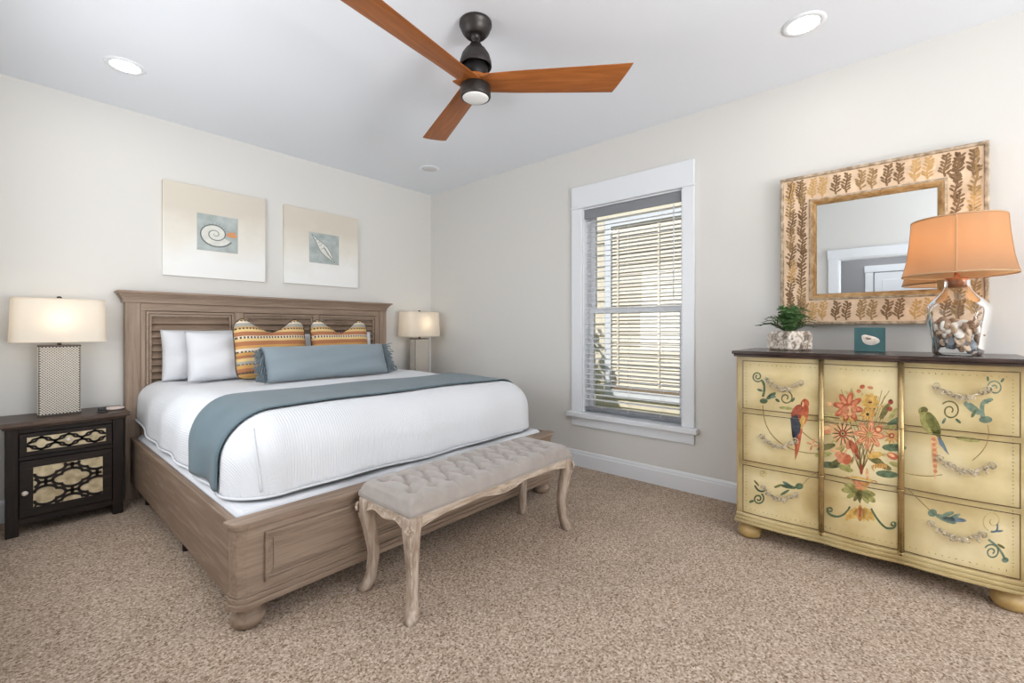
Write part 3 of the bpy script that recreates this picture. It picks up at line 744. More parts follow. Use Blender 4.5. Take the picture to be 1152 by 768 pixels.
def leg(x, y, sx, sy):
    m = MB(); N = 26; k = 12
    vs = []
    for i in range(N):
        f = i/(N-1); z = (ZS-.004)*(1-f)
        o_ = .010*math.exp(-((f-.16)/.12)**2)-.012*math.exp(-((f-.62)/.2)**2)+.020*max(0, (f-.82)/.18)**1.6
        hw = .034-.014*min(1, f/.55)+.0005+.006*max(0, (f-.82)/.18)
        if f < .1: hw += .002
        cx_, cy_ = x+sx*o_, y+sy*o_
        for q in range(k):
            a = 2*PI*(q+.5)/k; ca, sa = math.cos(a), math.sin(a); p = 5
            rr_ = hw/((abs(ca)**p+abs(sa)**p)**(1/p))
            vs.append((cx_+rr_*ca, cy_+rr_*sa, z))
    fs = [(i*k+q, i*k+(q+1) % k, (i+1)*k+(q+1) % k, (i+1)*k+q) for i in range(N-1) for q in range(k)]+[tuple(range(k)), tuple((N-1)*k+q for q in range(k))]
    m.add(vs, fs, 0, True)
    o = obj('leg', m, M_bwood, ben)
    # carved flower at the knee and a beaded ridge along the outer corner
    m = MB(); ox, oy = x+sx*.040, y+sy*.040
    for j in range(6):
        a = 2*PI*j/6; m.sphere((ox-sy*sx*0+.011*math.cos(a)*(1 if sy else 1), oy+.011*math.cos(a)*(-sx*sy), ZS-.045+.012*math.sin(a)), .0075, nu=8, nv=6)
    m.sphere((ox, oy, ZS-.045), .006, nu=8, nv=6)
    m.tube([(x+sx*(leg_off(f)+leg_hw(f)*.86), y+sy*(leg_off(f)+leg_hw(f)*.86), (ZS-.004)*(1-f)) for f in [.17+.6*i/14 for i in range(15)]], .004, 6)
    obj('leg_carving', m, M_bwood_x, o)
for x, sx in ((bx0+.032, -1), (bx1-.032, 1)):
    for y, sy in ((byf+.032, -1), (byb-.032, 1)): leg(x, y, sx, sy)

# ------------------------------------------------------------------ nightstands
M_esp = wood('espresso_wood', (17, 12, 9), (50, 36, 28), (2.2, 16, 16), 2.6, .6, .08, (30, 21, 16))
M_esp_z = wood('espresso_wood_upright', (17, 12, 9), (50, 36, 28), (16, 16, 2.2), 2.6, .6, .08, (30, 21, 16))
M_esptop = wood('nightstand_top_wood', (54, 40, 32), (98, 76, 60), (2.2, 16, 16), 2.6, .35, .1, (72, 55, 44))
M_panelbg = mat('antiqued_panel', (190, 172, 136), .35, var=28, vscale=26)
M_knob = mat('cream_knob', (214, 204, 190), .35)
NZ = .655
def clip_poly_rect(pts, x0, x1, z0, z1):
    runs, cur = [], []
    for p in pts:
        if x0 <= p[0] <= x1 and z0 <= p[1] <= z1: cur.append(p)
        else:
            if len(cur) > 1: runs.append(cur)
            cur = []
    if len(cur) > 1: runs.append(cur)
    return runs
def fret(mb, y, x0, x1, z0, z1, sx, sz, r, wd=.0045):
    for row in range(-1, 8):
        for col in range(-1, 8):
            cx = x0+(col+.5*(row % 2))*sx; cz = z0+row*sz
            pts = []
            for i in range(73):
                a = 2*PI*i/72; rr_ = r*(1+.24*math.cos(4*a))
                pts.append((cx+rr_*math.cos(a)*sx/ (2*r*1.24)*1.0*1.0, cz+rr_*math.sin(a)*(sz*.80)/(r*1.24)))
            for run_ in clip_poly_rect(pts, x0, x1, z0, z1):
                mb.tube([(p[0], y, p[1]) for p in run_], wd, 4, flat=((0, 1, 0), .004))
def quatre(mb, y, x0, x1, z0, z1, wd=.0072):
    cx0, cz0, sx, sz = (x0+x1)/2+.012, (z0+z1)/2+.022, .222, .078
    for row in range(-3, 4):
        for col in range(-3, 4):
            cx = cx0+col*sx+(.5*sx if row % 2 else 0); cz = cz0+row*sz
            q = []
            for i in range(97):
                a = 2*PI*i/96; r_ = .74+.26*abs(math.cos(2*a))**.7; q.append((cx+.083*r_*math.cos(a), cz+.054*r_*math.sin(a)))
            for run_ in clip_poly_rect(q, x0, x1, z0, z1): mb.tube([(p[0], y, p[1]) for p in run_], wd, 4, flat=((0, 1, 0), .004))
            for (ax, az, bx_, bz) in ((.083, 0, .139, 0), (0, .054, 0, .102)):
                l_ = [(cx+ax+(bx_-ax)*k/8, cz+az+(bz-az)*k/8) for k in range(9)]
                for run_ in clip_poly_rect(l_, x0, x1, z0, z1): mb.tube([(p[0], y, p[1]) for p in run_], wd, 4, flat=((0, 1, 0), .004))
def nightstand(x0, x1, label, handed=1):
    yf, yb = 3.795, YN-.02
    t = thing('nightstand', label, 'nightstand', ((x0+x1)/2, (yf+yb)/2, 0), 'nightstands flanking the bed')
    m = MB(); m.box(x0-.028, x1+.03, yf-.035, yb, NZ-.028, NZ); m.box(x0-.012, x1+.014, yf-.018, yb, NZ-.04, NZ-.028); obj('top', m, M_esptop, t, bevel=.005)
    for lx in (x0, x1-.052):
        for ly in (yf, yb-.05):
            m = MB(); m.box(lx, lx+.052, ly, ly+.05, 0, NZ-.04); obj('leg', m, M_esp_z, t, bevel=.004)
    m = MB(); m.box(x0+.02, x1-.02, yf+.03, yb-.01, .06, NZ-.04)
    m.box(x0+.05, x1-.05, yf+.008, yf+.04, NZ-.07, NZ-.04); m.box(x0+.05, x1-.05, yf+.008, yf+.04, .06, .10); m.box(x0+.05, x1-.05, yf+.008, yf+.04, .428, .452)
    obj('carcass', m, M_esp, t, bevel=.003)
    a0, a1 = x0+.054, x1-.054
    d = MB(); d.box(a0, a1, yf+.002, yf+.03, .455, .583)
    d.box(a0+.001, a1-.001, yf-.004, yf+.0015, .456, .479); d.box(a0+.001, a1-.001, yf-.004, yf+.0015, .560, .582); d.box(a0+.001, a0+.03, yf-.004, yf+.0015, .479, .560); d.box(a1-.03, a1-.001, yf-.004, yf+.0015, .479, .560)
    dr = obj('drawer', d, M_esp, t, bevel=.002)
    m = MB(); m.box(a0+.03, a1-.03, yf-.0005, yf+.003, .479, .560); pn = obj('drawer_panel', m, M_panelbg, dr); pn['label'] = 'cream antiqued panel'
    m = MB(); fret(m, yf-.002, a0+.03, a1-.03, .479, .560, .115, .0405, .03, .0052); obj('fretwork', m, M_esp, pn)
    m = MB(); m.sphere(((a0+a1)/2, yf-.014, .522), .013, nu=16, nv=10); m.tube([((a0+a1)/2, yf-.004, .522), ((a0+a1)/2, yf+.002, .522)], .006, 8); obj('knob', m, M_knob, dr)['label'] = 'cream knob'
    d = MB(); d.box(a0, a1, yf+.004, yf+.03, .103, .425)
    q0, q1 = a0+.055, a1-.045
    d.box(a0+.001, a1-.001, yf-.004, yf+.0035, .104, .152); d.box(a0+.001, a1-.001, yf-.004, yf+.0035, .385, .424); d.box(a0+.001, q0, yf-.004, yf+.0035, .152, .385); d.box(q1, a1-.001, yf-.004, yf+.0035, .152, .385)
    do = obj('cabinet_door', d, M_esp, t, bevel=.002)
    m = MB(); m.box(q0, q1, yf, yf+.005, .152, .385); pn = obj('door_panel', m, M_panelbg, do); pn['label'] = 'cream antiqued panel'
    m = MB(); quatre(m, yf-.002, q0, q1, .152, .385); obj('fretwork', m, M_esp, pn)
    m = MB(); m.sphere((a0+.022, yf-.016, .245), .014, nu=16, nv=10); m.tube([(a0+.022, yf-.005, .245), (a0+.022, yf+.002, .245)], .006, 8); obj('knob', m, M_knob, do)['label'] = 'cream knob'
    return t
nightstand(.008, .515, 'dark espresso nightstand with cream fretwork door at the left of the bed')
nightstand(2.755, 3.262, 'dark nightstand hidden behind the bed, under the far lamp in the corner')

# ------------------------------------------------------------------ bedside lamps
M_silver = mat('hammered_silver', (226, 220, 210), .3, .55)
M_cream = mat('pearl_base', (72, 64, 56), .5, .2)
M_chrome = mat('chrome', (190, 190, 192), .15, 1)
M_shade = shade_mat('ivory_linen_shade', (238, 232, 222), .45, (255, 243, 224))
def bed_lamp(cx, cy, label, hw=.0945, hd=.05):
    z0 = NZ+.001
    t = thing('table_lamp', label, 'lamp', (cx, cy, z0), 'bedside lamps with rectangular shades')
    m = MB(); m.box(cx-hw+.004, cx+hw-.004, cy-hd+.004, cy+hd-.004, z0+.008, z0+.424)
    m.box(cx-hw, cx+hw, cy-hd, cy+hd, z0, z0+.01); m.box(cx-hw, cx+hw, cy-hd, cy+hd, z0+.421, z0+.43)
    b = obj('base', m, M_cream, t, bevel=.002)
    m = MB()
    def dome(c, nrm, ax, r):
        c = Vector(c); nrm = Vector(nrm); ax = Vector(ax); az = Vector((0, 0, 1)); k = 6
        vs = [c+(ax*math.cos(2*PI*i/k)+az*math.sin(2*PI*i/k))*r for i in range(k)]+[c+(ax*math.cos(2*PI*(i+.5)/k)+az*math.sin(2*PI*(i+.5)/k))*r*.6+nrm*r*.6 for i in range(k)]+[c+nrm*r*.85]
        fs = [(i, (i+1) % k, k+i) for i in range(k)]+[((i+1) % k, k+(i+1) % k, k+i) for i in range(k)]+[(k+i, k+(i+1) % k, 2*k) for i in range(k)]
        m.add(vs, fs, 0, True)
    st = .0146; nz_ = int(.41/ (st*.5))
    for i in range(nz_):
        z = z0+.0145+i*st*.5*1.0*1.02
        if z > z0+.418: break
        for fx, (nrm, ax, half, pos) in enumerate((((0, -1, 0), (1, 0, 0), hw-.004, (cx, cy-hd+.004)), ((-1, 0, 0), (0, 1, 0), hd-.004, (cx-hw+.004, cy)), ((1, 0, 0), (0, 1, 0), hd-.004, (cx+hw-.004, cy)))):
            n = int(2*half/st); off = (i % 2)*.5
            for k in range(n):
                s_ = -half+(k+.5+off)*2*half/n
                if abs(s_) > half-.004: continue
                dome((pos[0]+ax[0]*s_, pos[1]+ax[1]*s_, z), nrm, ax, .0056)
    obj('bead_texture', m, M_silver, b, recalc=False)
    m = MB(); m.lathe([(.009, .43), (.009, .47)], (cx, cy, z0), 16); m.lathe([(.006, .47), (.006, .70)], (cx, cy, z0), 10); obj('neck', m, M_chrome, t)
    # rounded rectangular shade, slightly wider at the foot
    m = MB(); zs0, zs1 = z0+.452, z0+.712
    def ring_(f, inset):
        a, b_, r = .205+.008*(1-f)-inset, .125+.006*(1-f)-inset, .045
        out = []
        for k in range(48):
            q = 2*PI*k/48; ca, sa = math.cos(q), math.sin(q); p = 5.5
            rr_ = 1/((abs(ca/a)**p+abs(sa/b_)**p)**(1/p)); out.append((cx+rr_*ca, cy+rr_*sa))
        return out
    rows = [ring_(i/8, 0) for i in range(9)]
    vs = [(x, y, zs0+(zs1-zs0)*i/8) for i, r in enumerate(rows) for x, y in r]
    m.add(vs, [(i*48+k, i*48+(k+1) % 48, (i+1)*48+(k+1) % 48, (i+1)*48+k) for i in range(8) for k in range(48)], 0, True)
    sh = obj('lamp_shade', m, M_shade, t)
    m = MB()
    for z_, f in ((zs0, 0), (zs1, 1)):
        m = MB(); m.tube([(x, y, z_) for x, y in ring_(f, 0)], .003, 6, closed=True); obj('shade_rim', m, M_shade, sh)
    m = MB()
    for a in (0, PI/2, PI, 3*PI/2): m.tube([(cx, cy, zs1-.012), (cx+(.2 if a in (0, PI) else .12)*math.cos(a), cy+(.2 if a in (0, PI) else .12)*math.sin(a), zs1-.004)], .0022, 6)
    obj('shade_spider', m, M_chrome, sh)
    m = MB(); m.lathe([(.004, -.012), (.004, .004), (.012, .008), (.012, .018), (.004, .022)], (cx, cy, zs1), 14); obj('finial', m, mat('finial_bronze', (70, 64, 58), .4, .7), t)
    m = MB(); m.sphere((cx, cy, z0+.575), .028, sc=(1, 1, 1.25)); bu = obj('bulb', m, emit('warm_bulb', (255, 228, 192), 2), t)
    light('bulb_glow', 'POINT', (cx, cy-.05, z0+.59), LAMP_E, (1, .83, .62), size=.04, parent=bu)
    return t
bed_lamp(.233, 3.955, 'bedside lamp with beaded silver block base and ivory shade on the left nightstand')
bed_lamp(2.985, 3.955, 'bedside lamp with beaded base and ivory shade in the far corner behind the bed')

# small things on the left nightstand
m = MB(); zc = NZ
m.box(.395, .445, 3.83, 3.875, zc+.0005, zc+.012); ck = obj('alarm_clock', m, mat('black_gloss', (18, 18, 20), .25), bevel=.004)
tag(ck, 'tiny black bedside clock beside the lamp base on the left nightstand', 'clock')
m = MB(); m.box(.40, .44, 3.852, 3.87, zc+.0115, zc+.03); obj('clock_face', m, bpy.data.materials['black_gloss'], ck, bevel=.003)
m = MB(); m.lathe([(.001, .0005), (.05, .0005), (.060, .006), (.066, .012), (.060, .011), (.048, .006), (.001, .005)], (0, 0, 0), 36, cap=False)
for i, p in enumerate(m.v): m.v[i] = (.488+p[0]*.80, 3.925+p[1]*1.0, zc+p[2])
tag(obj('trinket_dish', m, mat('pink_ceramic', (226, 208, 198), .3)), 'flat pale oval dish at the right edge of the left nightstand', 'dish')

# ------------------------------------------------------------------ wall art
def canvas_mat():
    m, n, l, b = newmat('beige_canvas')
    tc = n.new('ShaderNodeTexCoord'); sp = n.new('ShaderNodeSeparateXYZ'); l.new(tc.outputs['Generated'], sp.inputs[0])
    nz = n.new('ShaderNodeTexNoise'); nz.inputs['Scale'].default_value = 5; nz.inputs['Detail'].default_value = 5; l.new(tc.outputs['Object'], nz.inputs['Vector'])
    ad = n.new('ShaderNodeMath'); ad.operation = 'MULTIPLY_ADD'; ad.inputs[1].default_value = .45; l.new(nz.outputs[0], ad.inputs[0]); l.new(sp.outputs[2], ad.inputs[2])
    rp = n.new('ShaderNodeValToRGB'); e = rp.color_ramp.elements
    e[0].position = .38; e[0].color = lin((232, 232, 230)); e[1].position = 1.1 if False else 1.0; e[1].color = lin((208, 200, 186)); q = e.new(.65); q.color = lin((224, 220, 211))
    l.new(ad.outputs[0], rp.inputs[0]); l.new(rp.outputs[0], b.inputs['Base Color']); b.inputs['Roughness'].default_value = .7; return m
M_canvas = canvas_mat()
M_sage = mat('sage_print', (166, 174, 172), .7, var=14, vscale=14)
M_ink = mat('print_ink', (104, 112, 110), .7); M_inkl = mat('print_pale', (214, 214, 206), .7, var=8, vscale=30); M_inko = mat('print_orange', (206, 146, 100), .7)
M_edge = mat('canvas_edge', (206, 202, 194), .7)
def canvas(x0, x1, z0, z1, qx0, qx1, qz0, qz1, label):
    yf = YN-.032
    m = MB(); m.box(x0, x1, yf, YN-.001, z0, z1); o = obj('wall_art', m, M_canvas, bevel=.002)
    tag(o, label, 'picture', 'square shell prints over the bed')
    m = MB(); m.box(qx0, qx1, yf-.0012, yf, qz0, qz1); p = obj('print_square', m, M_sage, o); p['label'] = 'small grey green square in the middle'
    return o, p, yf
o, p, yf = canvas(.780, 1.487, 1.588, 2.296, .993, 1.276, 1.803, 2.090, 'square beige canvas with a nautilus spiral shell, left of the two prints')
m = MB(); cx, cz = 1.115, 1.940
sp_ = []
for i in range(150):
    f = i/149; a = 2*PI*2.6*f+2.05; r = .008+.118*f**1.5; sp_.append((cx+r*math.cos(a)*1.0, cz+r*math.sin(a)*.86))
outer = sp_[-58:]
m.add([(x, yf-.0016, z) for x, z in outer], [tuple(range(len(outer)))], 1)
m.tube([(x, yf-.0022, z) for x, z in sp_], [.0012+.004*(i/149) for i in range(150)], 4, 0, flat=((0, 1, 0), .0008))
for k in range(7):
    a = .5+.25*k; m.tube([(cx+r*math.cos(a), yf-.002, cz+r*math.sin(a)*.86) for r in (.075, .09, .105)], .001, 4, 0, flat=((0, 1, 0), .0006))
m.add([(1.200, yf-.0019, 1.965), (1.255, yf-.0019, 1.975), (1.272, yf-.0019, 1.935), (1.23, yf-.0019, 1.925), (1.19, yf-.0019, 1.94)], [(0, 1, 2, 3, 4)], 2)
obj('shell_drawing', m, [M_ink, M_inkl, M_inko], p, recalc=False)
o, p, yf = canvas(1.643, 2.352, 1.596, 2.290, 1.862, 2.149, 1.803, 2.084, 'square beige canvas with a slender pointed shell, right of the two prints')
m = MB()
A, B = Vector((1.885, 0, 2.065)), Vector((2.105, 0, 1.825)); dd = (B-A); L = dd.length; dd.normalize(); nn = Vector((-dd.z, 0, dd.x))
prof = [(0, .002), (.15, .010), (.3, .022), (.42, .034), (.55, .040), (.68, .034), (.82, .020), (.93, .008), (1, .001)]
up = [A+dd*L*f+nn*w_ for f, w_ in prof]; dn = [A+dd*L*f-nn*w_ for f, w_ in prof]
m.add([(q.x, yf-.0017, q.z) for q in up+dn[::-1]], [tuple(range(18))], 1)
for side_ in (up, dn): m.tube([(q.x, yf-.0022, q.z) for q in side_], .002, 4, 0, flat=((0, 1, 0), .0007))
for f in (.18, .27, .36, .47):
    w_ = .008+.06*max(0, f-.1); c_ = A+dd*L*f; m.tube([(q.x, yf-.0021, q.z) for q in (c_+nn*w_*.7, c_+dd*.012, c_-nn*w_*.7)], .0016, 4, 0, flat=((0, 1, 0), .0006))
c_ = A+dd*L*.72; m.tube([(q.x, yf-.0021, q.z) for q in (A+dd*L*.5+nn*.012, c_+nn*.002, A+dd*L*.92)], .004, 4, 0, flat=((0, 1, 0), .0006))
obj('shell_drawing', m, [M_ink, M_inkl], p, recalc=False)

# ------------------------------------------------------------------ wall mirror
M_band = mat('cream_plaster_paint', (218, 190, 160), .6, var=14, vscale=12, bump=.15, bscale=60)
M_dist = mat('distressed_wood', (166, 146, 122), .7, var=42, vscale=34, bump=.5, bscale=50)
M_lip = wood('gilded_brown_lip', (128, 92, 52), (206, 176, 134), (16, 5, 5), 4, .5, .3, (172, 136, 90))
M_leafs = [mat('frond_brown', (124, 94, 62), .7, var=14, vscale=40), mat('frond_tan', (158, 126, 84), .7, var=14, vscale=40), mat('frond_gold', (196, 156, 100), .7, var=12, vscale=40)]
MY1, MY0, MZ0, MZ1 = .585, -.321, 1.212, 2.126
mi_ = thing('wall_mirror', 'rectangular mirror in a wide cream frame painted with brown fronds', 'mirror', (XE, (MY0+MY1)/2, (MZ0+MZ1)/2))
loops = [(0, XE-.001), (0, XE-.066), (.006, XE-.070), (.015, XE-.068), (.019, XE-.058), (.148, XE-.048), (.152, XE-.056), (.160, XE-.058), (.172, XE-.052), (.187, XE-.034), (.187, XE-.02)]
mt_ = [1, 1, 1, 1, 0, 1, 1, 2, 2, 2]
m = MB(); vs = []
for d, x in loops:
    vs += [(x, MY1-d, MZ1-d), (x, MY0+d, MZ1-d), (x, MY0+d, MZ0+d), (x, MY1-d, MZ0+d)]
for i in range(len(loops)-1):
    m.add(vs[4*i:4*i+8], [(k, (k+1) % 4, 4+(k+1) % 4, 4+k) for k in range(4)], mt_[i])
# painted fronds on the band
rf = random.Random(21)
def bandx(y, z):
    d = min(MY1-y, y-MY0, MZ1-z, z-MZ0); return XE-.058+(max(.019, min(.148, d))-.019)/.129*.010-.0009
def inside(y, z):
    d = min(MY1-y, y-MY0, MZ1-z, z-MZ0); return .022 < d < .146
def leafpoly(p, ang, L, W, mi):
    pts = [(0, 0), (.3, .25), (.65, .52), (.92, .42), (1, .08), (.85, -.24), (.5, -.30), (.2, -.18)]
    ca, sa = math.cos(ang), math.sin(ang); out = []
    for a, b in pts:
        b2 = b*W+.12*L*a*a*(1 if ca < 0 else -1)*0
        y, z = p[0]+(a*L*ca-b2*sa), p[1]+(a*L*sa+b2*ca); out.append((y, z))
    if all(inside(*q) for q in out): m.add([(bandx(*q)-.0003, q[0], q[1]) for q in out], [tuple(range(8))], mi)
def frond(y0, z0, h, mi, w_=.030, lean=0.0):
    pts = []
    for i in range(8):
        f = i/7; pts.append((y0+.005*math.sin(6*f)+lean*f*f, z0+h*f))
    pts = [q for q in pts if inside(*q)]
    if len(pts) < 4: return
    m.tube([(bandx(*q)-.0001, q[0], q[1]) for q in pts], .0042, 4, mi, flat=((1, 0, 0), .0004))
    for i in range(1, len(pts)):
        for s_ in (1, -1):
            up_ = math.radians(rf.uniform(34, 56))+.0; L = w_*rf.uniform(.85, 1.15)*(1-.35*i/len(pts))
            leafpoly(pts[i] if s_ > 0 else (pts[i][0], pts[i][1]-h/15), up_ if s_ > 0 else PI-up_, L, .0135, mi)
    leafpoly(pts[-1], PI/2+rf.uniform(-.3, .3), .022, .013, mi)
for zb in (MZ0+.026, MZ1-.143):
    y = MY1-.052; k = 0
    while y > MY0+.03:
        frond(y, zb, .112, 3+((k//2)*2+k//6) % 3 if (k//2) % 2 else 3, .034); y -= .050 if k % 2 == 0 else .066; k += 1
for c_, yb_ in enumerate((MY1-.054, MY1-.114, MY0+.114, MY0+.054)):
    z = MZ0+.026 if c_ in (1, 2) else MZ0+.05
    while z < MZ1-.10:
        frond(yb_+rf.uniform(-.006, .006), z, .135, 3+rf.choice((0, 0, 1, 1, 2)), .036, rf.uniform(-.012, .012)); z += .100
obj('frame', m, [M_band, M_dist, M_lip]+M_leafs, mi_, recalc=False)
m = MB(); d = .185; m.add([(XE-.028, MY1-d, MZ0+d), (XE-.028, MY0+d, MZ0+d), (XE-.028, MY0+d, MZ1-d), (XE-.028, MY1-d, MZ1-d), (XE-.024, MY1-d, MZ0+d), (XE-.024, MY0+d, MZ0+d), (XE-.024, MY0+d, MZ1-d), (XE-.024, MY1-d, MZ1-d)],
                          [(0, 1, 2, 3), (4, 7, 6, 5), (0, 4, 5, 1), (2, 6, 7, 3), (0, 3, 7, 4), (1, 5, 6, 2)])
M_mirror = mat('silvered_glass', (236, 240, 242), .01, 1); obj('mirror_glass', m, M_mirror, mi_)
m = MB(); m.box(XE-.02, XE-.001, MY0+.15, MY1-.15, MZ0+.15, MZ1-.15); obj('backing', m, M_dist, mi_)

# ------------------------------------------------------------------ painted dresser
def paint(name, c, var=9, rough=.36): return mat(name, c, rough, var=var, vscale=7)
def dresser_paint():
    m, n, l, b = newmat('dresser_cream')
    tc = n.new('ShaderNodeTexCoord')
    a = n.new('ShaderNodeTexNoise'); a.inputs['Scale'].default_value = 3.2; a.inputs['Detail'].default_value = 6; l.new(tc.outputs['Object'], a.inputs['Vector'])
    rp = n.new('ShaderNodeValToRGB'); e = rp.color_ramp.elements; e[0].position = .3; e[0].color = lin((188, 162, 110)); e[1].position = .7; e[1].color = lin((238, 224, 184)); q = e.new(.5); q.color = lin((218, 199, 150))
    l.new(a.outputs[0], rp.inputs[0]); sp = n.new('ShaderNodeSeparateXYZ'); l.new(tc.outputs['Object'], sp.inputs[0])
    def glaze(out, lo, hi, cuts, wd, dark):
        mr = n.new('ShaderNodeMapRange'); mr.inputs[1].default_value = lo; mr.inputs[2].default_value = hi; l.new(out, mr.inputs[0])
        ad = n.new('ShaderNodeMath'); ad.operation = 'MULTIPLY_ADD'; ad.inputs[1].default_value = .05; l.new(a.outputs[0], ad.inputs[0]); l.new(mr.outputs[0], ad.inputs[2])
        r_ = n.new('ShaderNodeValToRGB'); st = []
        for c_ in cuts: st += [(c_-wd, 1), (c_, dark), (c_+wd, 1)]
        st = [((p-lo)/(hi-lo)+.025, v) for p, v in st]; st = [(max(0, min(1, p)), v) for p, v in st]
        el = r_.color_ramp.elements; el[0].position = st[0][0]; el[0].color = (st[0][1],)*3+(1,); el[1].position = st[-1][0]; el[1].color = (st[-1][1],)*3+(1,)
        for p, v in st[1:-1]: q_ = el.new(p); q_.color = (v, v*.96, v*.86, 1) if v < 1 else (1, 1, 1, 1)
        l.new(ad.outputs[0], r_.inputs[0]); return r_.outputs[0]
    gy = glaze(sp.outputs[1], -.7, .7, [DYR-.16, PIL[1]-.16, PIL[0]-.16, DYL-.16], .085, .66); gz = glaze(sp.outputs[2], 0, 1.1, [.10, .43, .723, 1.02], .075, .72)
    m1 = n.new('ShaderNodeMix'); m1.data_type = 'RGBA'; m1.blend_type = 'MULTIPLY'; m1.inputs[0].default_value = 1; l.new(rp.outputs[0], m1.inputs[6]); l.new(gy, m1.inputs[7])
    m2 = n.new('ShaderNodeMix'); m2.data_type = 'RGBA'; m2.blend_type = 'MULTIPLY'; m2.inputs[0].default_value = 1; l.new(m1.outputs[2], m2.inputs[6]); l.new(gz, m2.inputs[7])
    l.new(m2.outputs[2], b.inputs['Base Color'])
    b.inputs['Roughness'].default_value = .30; b.inputs['Coat Weight'].default_value = .25; b.inputs['Coat Roughness'].default_value = .12; return m
M_dgold = mat('dresser_gold_brown', (176, 146, 92), .34, var=20, vscale=10)
M_dtop = wood('dresser_top_dark', (46, 36, 33), (92, 74, 66), (14, 2.2, 14), 3, .22, .06, (64, 50, 45))
DX, DYL, DYR = 2.787, .72, -.395
PIL = (.320, .010)
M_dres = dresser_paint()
def fx(y):
    for a, b in ((DYL, PIL[0]), (PIL[0], PIL[1]), (PIL[1], DYR)):
        if b <= y <= a: return DX-.014*math.sin(PI*(a-y)/(a-b))**.8
    return DX
def cslab(mb, y0, y1, z0, z1, off, xb, mi=0, n=40):
    ys = [y0+(y1-y0)*i/n for i in range(n+1)]
    mb.prism([(fx(y)+off, y) for y in ys]+[(xb, y1), (xb, y0)], 2, z0, z1, mi)
dr_ = thing('dresser', 'cream hand painted dresser with parrots and flowers, three drawers on bun feet', 'dresser', (3.04, .16, 0))
ZD = 1.062
m = MB(); cslab(m, DYL, DYR, .12, 1.03, .005, 3.28); body_mb = m; body = bpy.data.objects.new('carcass', None)
m = MB(); cslab(m, DYL+.022, DYR-.022, 1.044, ZD, -.034, 3.285); cslab(m, DYL+.014, DYR-.014, 1.030, 1.045, -.022, 3.285); obj('top', m, M_dtop, dr_, bevel=.004)
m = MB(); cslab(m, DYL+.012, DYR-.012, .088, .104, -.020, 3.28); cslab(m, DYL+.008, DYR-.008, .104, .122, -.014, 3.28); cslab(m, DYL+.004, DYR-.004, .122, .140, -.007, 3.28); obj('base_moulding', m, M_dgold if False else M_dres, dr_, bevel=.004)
for (x, y) in ((DX+.045, DYL-.055), (DX+.045, DYR+.055), (3.23, DYL-.055), (3.23, DYR+.055)):
    m = MB(); m.lathe([(.034, 0), (.050, .006), (.058, .022), (.060, .042), (.054, .058), (.040, .068), (.038, .074), (.044, .08), (.044, .09)], (x, y, 0), 32); obj('bun_foot', m, M_dgold, dr_)
for yp in PIL:
    m = MB(); N = 14
    vs = [(DX+.002-.012*math.sin(PI*i/N)**.6, yp+.0125*math.cos(PI*i/N), z) for z in (.10, 1.03) for i in range(N+1)]
    m.add(vs, [(i, i+1, N+2+i, N+1+i) for i in range(N)]+[tuple(range(N+1))[::-1], tuple(range(N+1, 2*N+2))], 0, True)
    for zz in (.72, .43, .135): m.tube([(DX-.0145*math.sin(PI*i/N), yp+.0135*math.cos(PI*i/N), zz) for i in range(N+1)], .003, 5)
    pl_ = obj('pilaster', m, mat('pilaster_gold', (186, 160, 112), .24, .75, var=12, vscale=12) if 'pilaster_gold' not in bpy.data.materials else bpy.data.materials['pilaster_gold'], dr_); pl_['label'] = 'brown gold upright bead'

# painted decoration: outlines are taken as pixel positions on the drawer fronts and laid on the real surface
COLS = {'line': (84, 58, 34), 'olive': (110, 104, 58), 'green': (84, 102, 72), 'teal': (116, 134, 114), 'lime': (156, 150, 88), 'pale': (190, 172, 112), 'red': (184, 94, 60), 'coral': (204, 132, 94), 'peach': (222, 172, 122),
        'gold': (208, 166, 88), 'amber': (186, 134, 72), 'dark': (60, 46, 34), 'navy': (62, 66, 78), 'rust': (156, 74, 50), 'wing': (116, 116, 58), 'blue': (112, 128, 138), 'stem': (140, 116, 66), 'sand': (178, 162, 104)}
CN = list(COLS); decs = []
def dpoly(c, pts, lay=1): decs.append((CN.index(c), [tuple(p) for p in pts], lay))
def dell(c, u, v, rx, ry, rot=0, lay=1, n=14):
    ca, sa = math.cos(math.radians(rot)), math.sin(math.radians(rot))
    dpoly(c, [(u+rx*math.cos(2*PI*i/n)*ca-ry*math.sin(2*PI*i/n)*sa, v+rx*math.cos(2*PI*i/n)*sa+ry*math.sin(2*PI*i/n)*ca) for i in range(n)], lay)
def dline(c, pts, wd, lay=1, taper=False):
    n = len(pts)
    for i in range(n-1):
        (a, b), (p, q) = pts[i], pts[i+1]; L = math.hypot(p-a, q-b)
        if L < 1e-6: continue
        w0 = wd*(1-.75*i/n if taper else 1)/2; w1 = wd*(1-.75*(i+1)/n if taper else 1)/2
        nx, ny = -(q-b)/L, (p-a)/L; ex, ey = (p-a)/L*.15, (q-b)/L*.15
        dpoly(c, [(a+nx*w0-ex, b+ny*w0-ey), (p+nx*w1+ex, q+ny*w1+ey), (p-nx*w1+ex, q-ny*w1+ey), (a-nx*w0-ex, b-ny*w0-ey)], lay)
def dcurve(c, P0, P1, P2, wd, lay=1, n=10, taper=False):
    dline(c, [((1-t)**2*P0[0]+2*t*(1-t)*P1[0]+t*t*P2[0], (1-t)**2*P0[1]+2*t*(1-t)*P1[1]+t*t*P2[1]) for t in [i/n for i in range(n+1)]], wd, lay, taper)
